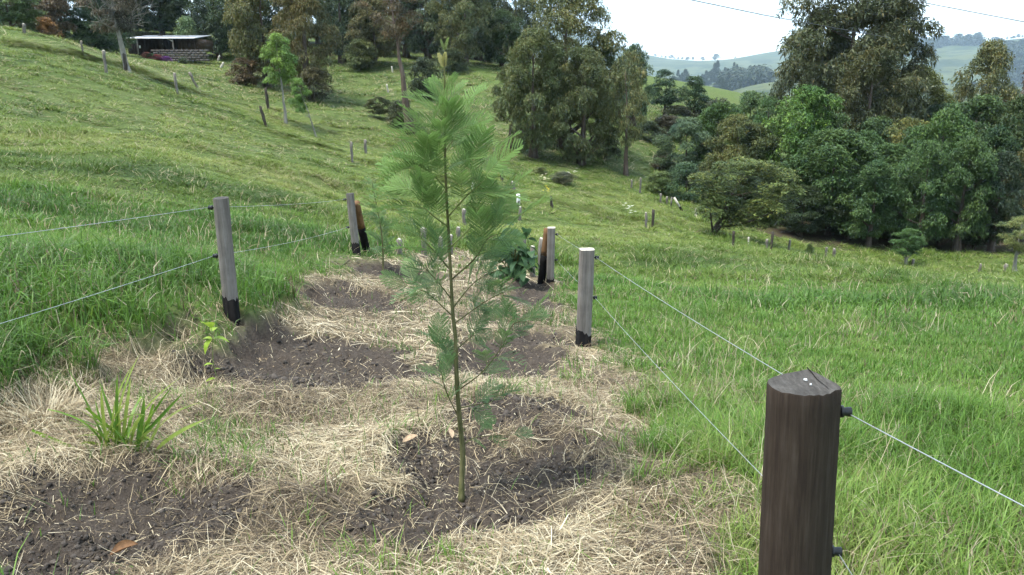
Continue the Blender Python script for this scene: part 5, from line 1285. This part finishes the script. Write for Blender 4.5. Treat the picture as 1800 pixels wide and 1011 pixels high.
# pale flower heads on the weedy bush and yellow weeds in the rough grass
def flowers(label, spots, col, size, cat='flower'):
    m = plain('petals_%d' % int(size * 1000 + col[0] * 100), col, 0.6, 0.2); V, F, k = [], [], 0; rg = np.random.default_rng(len(spots)); b0 = None
    for px, py, lift in spots:
        b = G(px, py) + np.array([0, 0, lift]); b0 = b if b0 is None else b0
        for i in range(7):
            p = b + rg.normal(0, size * 1.2, 3) - b0
            for j in range(5):
                a = j * 1.257 + rg.random(); d = np.array([math.cos(a), math.sin(a), 0.3]) * size; s = np.cross(d, [0, 0, 1]) * 0.5; V += [p, p + d * 0.6 - s, p + d, p + d * 0.6 + s]; F.append([k, k + 1, k + 2, k + 3]); k += 4
    o = link('flower_cluster', np_mesh('flower_cluster', np.array(V), np.array(F), m), None, b0); tag(o, label, cat); return o
flowers('whitish flower heads on the weedy bush below the great cluster', [(1000, 314, 0.25), (1010, 312, 0.30), (994, 316, 0.15), (1002, 319, 0.1), (999, 312, 0.2)], (0.50, 0.47, 0.40), 0.065)
flowers('pale yellow blossom in the weeds left of the weedy bush', [(956, 318, 0.1), (957, 319, 0.15)], (0.66, 0.60, 0.40), 0.07)
flowers('single yellow flower in the rough grass behind the white stake', [(963, 340, 0.15)], (0.72, 0.58, 0.05), 0.06)
flowers('whitish weed blossom near the pair of posts in the hollow', [(1103, 376, 0.25), (1108, 380, 0.2)], (0.55, 0.56, 0.45), 0.07)

def bare_tree():
    b = G(225, 127); root = empty('bare_tree', b); Y = b[1]; rg = np.random.default_rng(4)
    def Q(px, py, dy=0): return P(px, py, Y + dy) - b
    main = smooth_path([[0, 0, -0.2], Q(217, 95), Q(209, 60), Q(203, 35), Q(199, 15), Q(194, -40)], 22); g = Geo(); g.tube(main, np.interp(np.linspace(0, 1, 22), [0, 0.1, 0.5, 1], [0.22, 0.15, 0.10, 0.05]), 9, wob=0.04); link('trunk', g.mesh('trunk', M_BARK_P, True), root)
    tips = []
    for pts in ([(203, 35), (207, 15), (216, -20)], [(201, 28), (190, 5), (178, -30)], [(205, 45), (225, 24), (258, 10)], [(206, 48), (230, 42), (252, 46)], [(203, 40), (185, 32), (160, 8)], [(200, 20), (215, 2), (240, -25)], [(207, 55), (180, 40), (165, 28)], [(206, 50), (235, 30), (262, 22)], [(200, 18), (180, 2), (150, -25)]):
        s = smooth_path([Q(x, y, rg.normal(0, 1.0) * i * 0.5) for i, (x, y) in enumerate(pts)], 9); g = Geo(); g.tube(s, np.linspace(0.06, 0.02, 9), 6); br = link('branch', g.mesh('branch', M_BARK_P), root); tips += list(s[3:])
        g = Geo()
        for j in range(9):
            a = s[rg.integers(2, 9)]; d = rg.standard_normal(3) * np.array([1, 1, 0.8]); d /= np.linalg.norm(d); g.tube([a, a + d * 0.5 + [0, 0, 0.15], a + d * 1.1 + [0, 0, 0.2]], [0.018, 0.013, 0.008], 4)
        link('twigs', g.mesh('twigs', M_BARK_P), br)['kind'] = 'stuff'
    me, C, R = KIND['sparse0']; cr = link('crown', me, root, Q(205, 60), (0, 0, 1.0), (4.6, 4.6, 4.2)); cr.color = (0.115, 0.10, 0.07, 1); cr['label'] = 'thin veil of brownish leaves'
    tag(root, 'pale bare-limbed tree with a leaning grey trunk left of the shed', 'tree')
bare_tree()
# ---------------------------------------------------------------- shed
def shed():
    Y = 74.0; b = at_depth(285, Y); root = empty('shed', b); u = Y / FPX
    def X(px): return (px - 285) * u
    def Z(py, dy=0.0): return (P(285, py, Y + dy) - b)[2]
    m = NT('tin_sheet'); tc = m.node('ShaderNodeTexCoord').outputs['Object']; n = m.noise(0.7, 5, 0.6, tc)
    col = m.mix(m.ramp(n, [(0.60, 0.0), (0.68, 0.8)]), m.ramp(m.noise(3, 3, 0.5, tc), [(0.3, (0.17, 0.185, 0.205)), (0.7, (0.25, 0.27, 0.30))]), (0.15, 0.10, 0.085)); M_TIN = m.done(m.principled(col, 0.45, 0.4, 0.2))
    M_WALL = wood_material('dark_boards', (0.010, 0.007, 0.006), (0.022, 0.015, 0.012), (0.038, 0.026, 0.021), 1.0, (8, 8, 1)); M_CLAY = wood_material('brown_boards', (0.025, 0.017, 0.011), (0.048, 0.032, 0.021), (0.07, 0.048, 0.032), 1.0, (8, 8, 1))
    M_STONE = plain('grey_block', (0.085, 0.075, 0.070), 0.95, 0.1, nz=3)
    floor = Z(88); eave, ridge = Z(68), Z(62.5, 4.2)
    # roof: corrugated sheets side by side, falling to the front
    xs = [X(226), X(243), X(258), X(273), X(288), X(303), X(318), X(332), X(346)]
    for i, (a, c) in enumerate(zip(xs[:-1], xs[1:])):
        nn = 14; xx = np.linspace(a, c + 0.03, nn); zz = 0.022 * (np.arange(nn) % 2) + 0.006 * (i % 2)
        lo = -0.5 if i else 0.2; f = [eave + (0.05 if i == 0 else 0.0), ridge]; v = []
        for dy, z in ((lo, f[0]), (4.2, f[1])): v += [np.c_[xx, np.full(nn, dy), zz + z], np.c_[xx, np.full(nn, dy), zz + z - 0.03]]
        v = np.concatenate(v); k = np.arange(nn - 1); q = np.r_[np.c_[k, k + 1, 2 * nn + k + 1, 2 * nn + k], np.c_[nn + k, 3 * nn + k, 3 * nn + k + 1, nn + k + 1], np.c_[k, nn + k, nn + k + 1, k + 1]]
        g = Geo(); g.add(v, q); link('roof_sheet', g.mesh('roof_sheet', M_TIN), root)
    def board(nm, x0, x1, y0, z0, z1, mat, th=0.08):
        g = Geo(); g.box(((x0 + x1) / 2, y0, (z0 + z1) / 2), (x1 - x0, th, z1 - z0)); return link(nm, g.mesh(nm, mat), root)
    # back wall of upright boards, right-hand clay-brown room, left end room
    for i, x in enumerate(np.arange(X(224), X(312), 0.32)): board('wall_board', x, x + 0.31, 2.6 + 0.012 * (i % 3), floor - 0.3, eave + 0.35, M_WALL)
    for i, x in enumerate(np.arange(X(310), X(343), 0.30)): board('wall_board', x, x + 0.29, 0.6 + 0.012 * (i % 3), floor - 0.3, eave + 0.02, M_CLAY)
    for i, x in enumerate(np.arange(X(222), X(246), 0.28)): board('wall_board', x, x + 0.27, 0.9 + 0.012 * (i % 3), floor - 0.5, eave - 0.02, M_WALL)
    g = Geo(); g.box((X(310), 1.7, (floor + eave) / 2), (0.08, 2.2, eave - floor)); link('side_wall', g.mesh('side_wall', M_WALL), root)
    g = Geo(); g.box((X(344), 2.4, (floor + eave) / 2), (0.08, 3.6, eave - floor)); link('side_wall', g.mesh('side_wall', M_CLAY), root)
    d = board('door', X(262), X(270), 2.52, floor - 0.2, floor + 1.35, M_CLAY); g = Geo(); g.box((X(269), 2.46, floor + 0.6), (0.06, 0.05, 0.1)); link('handle', g.mesh('handle', M_OLD), d)
    for px in (249, 309): g = Geo(); g.tube([[X(px), -0.35, floor - 1.1 if px > 300 else floor - 0.4], [X(px) - 0.02 * (px > 300), -0.35, eave - 0.02]], 0.06, 8); link('roof_post', g.mesh('roof_post', M_OLD), root)
    g = Geo(); g.tube([[X(296), 0.2, eave + 0.0], [X(309), -0.45, eave - 0.22]], 0.05, 6); link('roof_beam', g.mesh('roof_beam', M_PALE), root)
    for px, py in ((233, 73), (243, 82)): g = Geo(); g.box((X(px), 0.80, Z(py)), (0.13, 0.04, 0.22)); link('pale_bag', g.mesh('pale_bag', M_WHITE), root)
    # block retaining wall in front: courses of blocks
    rg = np.random.default_rng(2); zb = Z(108)
    blk = Geo(); blk.box((0, 0, 0), (0.40, 0.22, 0.185)); bm_ = blk.mesh('wall_block', M_STONE)
    x = X(278); i = 0
    rows = int((floor - zb) / 0.20) + 1
    for r in range(rows):
        x = X(279) + (0.2 if r % 2 else 0)
        while x < X(370): link('wall_block', bm_, root, (x + 0.2, -1.3 + rg.normal(0, 0.012), floor - 0.1 - r * 0.20), (0, 0, rg.normal(0, 0.02)), (0.98, 1, 0.97)); x += 0.42
    tag(root, 'low wooden shed with a pale tin roof above a grey block wall', 'shed')
    # flower bed along the wall
    m = plain('bougainvillea', (0.26, 0.06, 0.22), 0.6, 0.2, nz=2); m2 = plain('red_blossom', (0.30, 0.055, 0.045), 0.6, 0.2, nz=2)
    me, C, R = KIND['shrub1']
    for lab, px, py, s, c in (('purple flowering bush in front of the block wall', 293, 105, 1.5, (0.21, 0.075, 0.24)), ('red flowering bush left of the purple one at the shed', 276, 101, 1.6, (0.24, 0.055, 0.055)), ('reddish flowering bush at the left of the shed front', 258, 95, 1.3, (0.20, 0.07, 0.05)), ('small green bush between the red flowers at the shed', 266, 98, 1.1, (0.05, 0.09, 0.035)), ('low green bush with pale flowers at the foot of the block wall', 322, 106, 1.5, (0.09, 0.12, 0.06))):
        q = at_depth(px, Y - 2.6); r = empty('flowering_bush', q); hh = max(0.6, px_h(q, py - 14))
        o = link('crown', me, r, (0, 0, -0.1), (0, 0, px), (s * 0.75, s * 0.75, hh * 0.6)); o.color = (*c, 1)
        g = Geo(); g.tube([[0, 0, -0.2], [0.03, 0, 0.35]], [0.05, 0.03], 6); link('stem', g.mesh('stem', M_BARK_B), r); tag(r, lab, 'bush', 'flowering bushes at the shed')
    for lab, px, py, tp, ln in (('white leaning stake right of the shed wall, upper one', 383, 107, 98, 0.5), ('white leaning stake on the slope below the shed', 388, 120, 110, 0.6)): stake(lab, px, py, tp, 3, 'white stakes near the shed', M_PALE, ln)
    stake('grey prop post standing before the block wall', 349, 106, 90, 3, 'white stakes near the shed', M_OLD)
shed()

# ---------------------------------------------------------------- power cables
M_CABLE = plain('power_cable', (0.05, 0.05, 0.055), 0.6, 0.3)
GPW = 'power cables across the sky'
wire('dark power cable crossing the sky left of the tall brown eucalyptus', [P(1000, -45, 34), P(1345, 27, 40), P(1560, 66, 50)], 0.02, 0.0, GPW, 'power_cable', M_CABLE, 'cable')
wire('dark power cable slanting across the sky at the top right', [P(1500, -22, 46), P(1620, 4, 44), P(1990, 75, 38)], 0.02, 0.0, GPW, 'power_cable', M_CABLE, 'cable')

# ---------------------------------------------------------------- far valley
def far_tree(label, px, Y, hm, wm, kind, col, group):
    b = at_depth(px, Y); me, C, R = KIND[kind]; root = empty('far_tree', b); rg = np.random.default_rng(int(px))
    o = link('crown', me, root, (0, 0, hm * 0.18), (0, 0, rg.uniform(0, 6)), (wm, wm, hm * 0.82)); o.color = (*col, 1)
    g = Geo(); g.tube([[0, 0, -1], [0, 0, hm * 0.5]], [hm * 0.03, hm * 0.015], 6); link('trunk', g.mesh('trunk', M_BARK_B), root); tag(root, label, 'tree', group); return root
FC = (0.040, 0.056, 0.030)
SKY_L = 'tiny dark tree standing on the skyline of the far ridge'
rg_ = np.random.default_rng(12)
def ridge_Y(px, lo=1500, hi=5000):
    Y = np.linspace(lo, hi, 80); return float(Y[np.argmax((base_height((px - CX) / FPX * Y, Y) - 1.5) / Y)])
for px in (1152, 1163, 1170, 1180, 1186, 1192, 1199, 1206, 1209, 1218, 1235, 1256, 1258, 1292, 1574, 1584, 1592, 1597, 1600, 1604, 1611, 1620, 1628, 1635, 1641, 1646, 1698, 1708, 1712, 1716, 1725, 1731, 1739, 1744, 1749, 1754, 1760, 1770, 1777, 1782, 1790, 1797):
    Y = ridge_Y(px) - 20; h = rg_.uniform(8, 17) * (1.7 if px in (1258, 1600, 1712) else 1) * Y / 2800
    far_tree(SKY_L, px, Y, h * 0.8, h * rg_.uniform(0.6, 1.3), 'shrub%d' % rg_.integers(3), FC, 'trees on the far skyline')
VAL_L = 'hazy dark tree standing in the far valley beyond the knoll'
for px, Y, h in ((1190, 1150, 50), (1197, 1150, 44), (1203, 1130, 52), (1208, 1150, 40), (1234, 1300, 34), (1240, 1300, 42), (1246, 1320, 40), (1255, 1300, 58), (1259, 1280, 62), (1272, 1250, 42), (1288, 1250, 54), (1293, 1260, 50), (1262, 900, 32), (1266, 880, 34), (1273, 900, 28), (1255, 890, 22), (1182, 1150, 38), (1316, 1250, 46),
                 (1202, 1900, 14), (1225, 1900, 14), (1580, 1300, 36), (1574, 1280, 26), (1623, 1350, 14), (1650, 1400, 22), (1655, 1400, 26), (1662, 1380, 22)):
    far_tree(VAL_L, px, Y, h * 0.66, 0.66 * h * rg_.uniform(0.35, 0.75), ('cone%d' % rg_.integers(2)) if h > 40 else 'shrub%d' % rg_.integers(3), FC, 'trees in the far valley')

def woodland(label, zones, seed):
    """a far wood that reads as one mass"""
    rg = np.random.default_rng(seed); src = []
    me, C, R = KIND['shrub0']
    pos, scl = [], []
    for pa, pb, ya, yb, n, h in zones:
        for i in range(n):
            px, Y = rg.uniform(pa, pb), rg.uniform(ya, yb); b = at_depth(px, Y); s = h * rg.uniform(0.6, 1.3); pos.append(b - np.array([0, 0, s * 0.15])); scl.append((s * 1.1, s * 1.1, s))
    n = len(pos); V, F, Cc, k = [], [], [], 0
    # one lumpy crown per tree, coarse leaves
    base = np.empty((len(me.vertices), 3), np.float32); me.vertices.foreach_get('co', base.ravel()); q = len(base) // 4; pick = rg.permutation(q)[:260]
    bq = base.reshape(q, 4, 3)[pick].copy(); cen = bq.mean(1, keepdims=True); bq = (bq - cen) * 4.0 + cen
    for p, s in zip(pos, scl):
        a = rg.uniform(0, 6.28); ca, sa = math.cos(a), math.sin(a); v = bq.reshape(-1, 3) * np.array(s); v = np.c_[v[:, 0] * ca - v[:, 1] * sa, v[:, 0] * sa + v[:, 1] * ca, v[:, 2]] + p
        V.append(v); F.append(np.arange(len(v)).reshape(-1, 4) + k); k += len(v); Cc.append(np.repeat(np.repeat([rg.uniform(0.8, 1.25)], len(v))[:, None], 3, 1))
    o = link('woodland', np_mesh('woodland', np.concatenate(V), np.concatenate(F), M_FOL, {'Col': np.concatenate(Cc)})); o.color = (*FC, 1); tag(o, label, 'woodland', None, 'stuff')
woodland('dark wood on the floor of the far valley behind the knoll', [(1275, 1345, 1080, 1240, 60, 26), (1300, 1350, 1050, 1150, 25, 24)], 1)
woodland('belt of dark wood on the far hillside right of the tall eucalyptus', [(1575, 1640, 2150, 2350, 40, 26), (1610, 1720, 2350, 2500, 60, 26), (1620, 1640, 2050, 2150, 10, 20)], 2)
woodland('dark wood on the far hillside at the right edge', [(1735, 1830, 1750, 2000, 70, 34), (1760, 1830, 1500, 1700, 40, 28), (1700, 1830, 1350, 1420, 26, 14)], 3)

# ---------------------------------------------------------------- air
def haze():
    v = np.array([[x, y, z] for z in (-130.0, 330.0) for y in (-5800.0, 5800.0) for x in (-5800.0, 5800.0)])
    me = np_mesh('haze', v, np.array([[0, 2, 3, 1], [4, 5, 7, 6], [0, 1, 5, 4], [2, 6, 7, 3], [0, 4, 6, 2], [1, 3, 7, 5]]), None)
    m = bpy.data.materials.new('haze'); m.use_nodes = True; n, l = m.node_tree.nodes, m.node_tree.links; n.clear()
    out = n.new('ShaderNodeOutputMaterial'); pv = n.new('ShaderNodeVolumePrincipled'); pv.inputs['Color'].default_value = (0.62, 0.80, 1.0, 1); pv.inputs['Density'].default_value = HAZE
    l.new(pv.outputs[0], out.inputs['Volume']); me.materials.append(m)
    tag(link('haze', me), 'thin blue haze filling the valley air', None, None, 'stuff')
HAZE = 0.00013
haze()
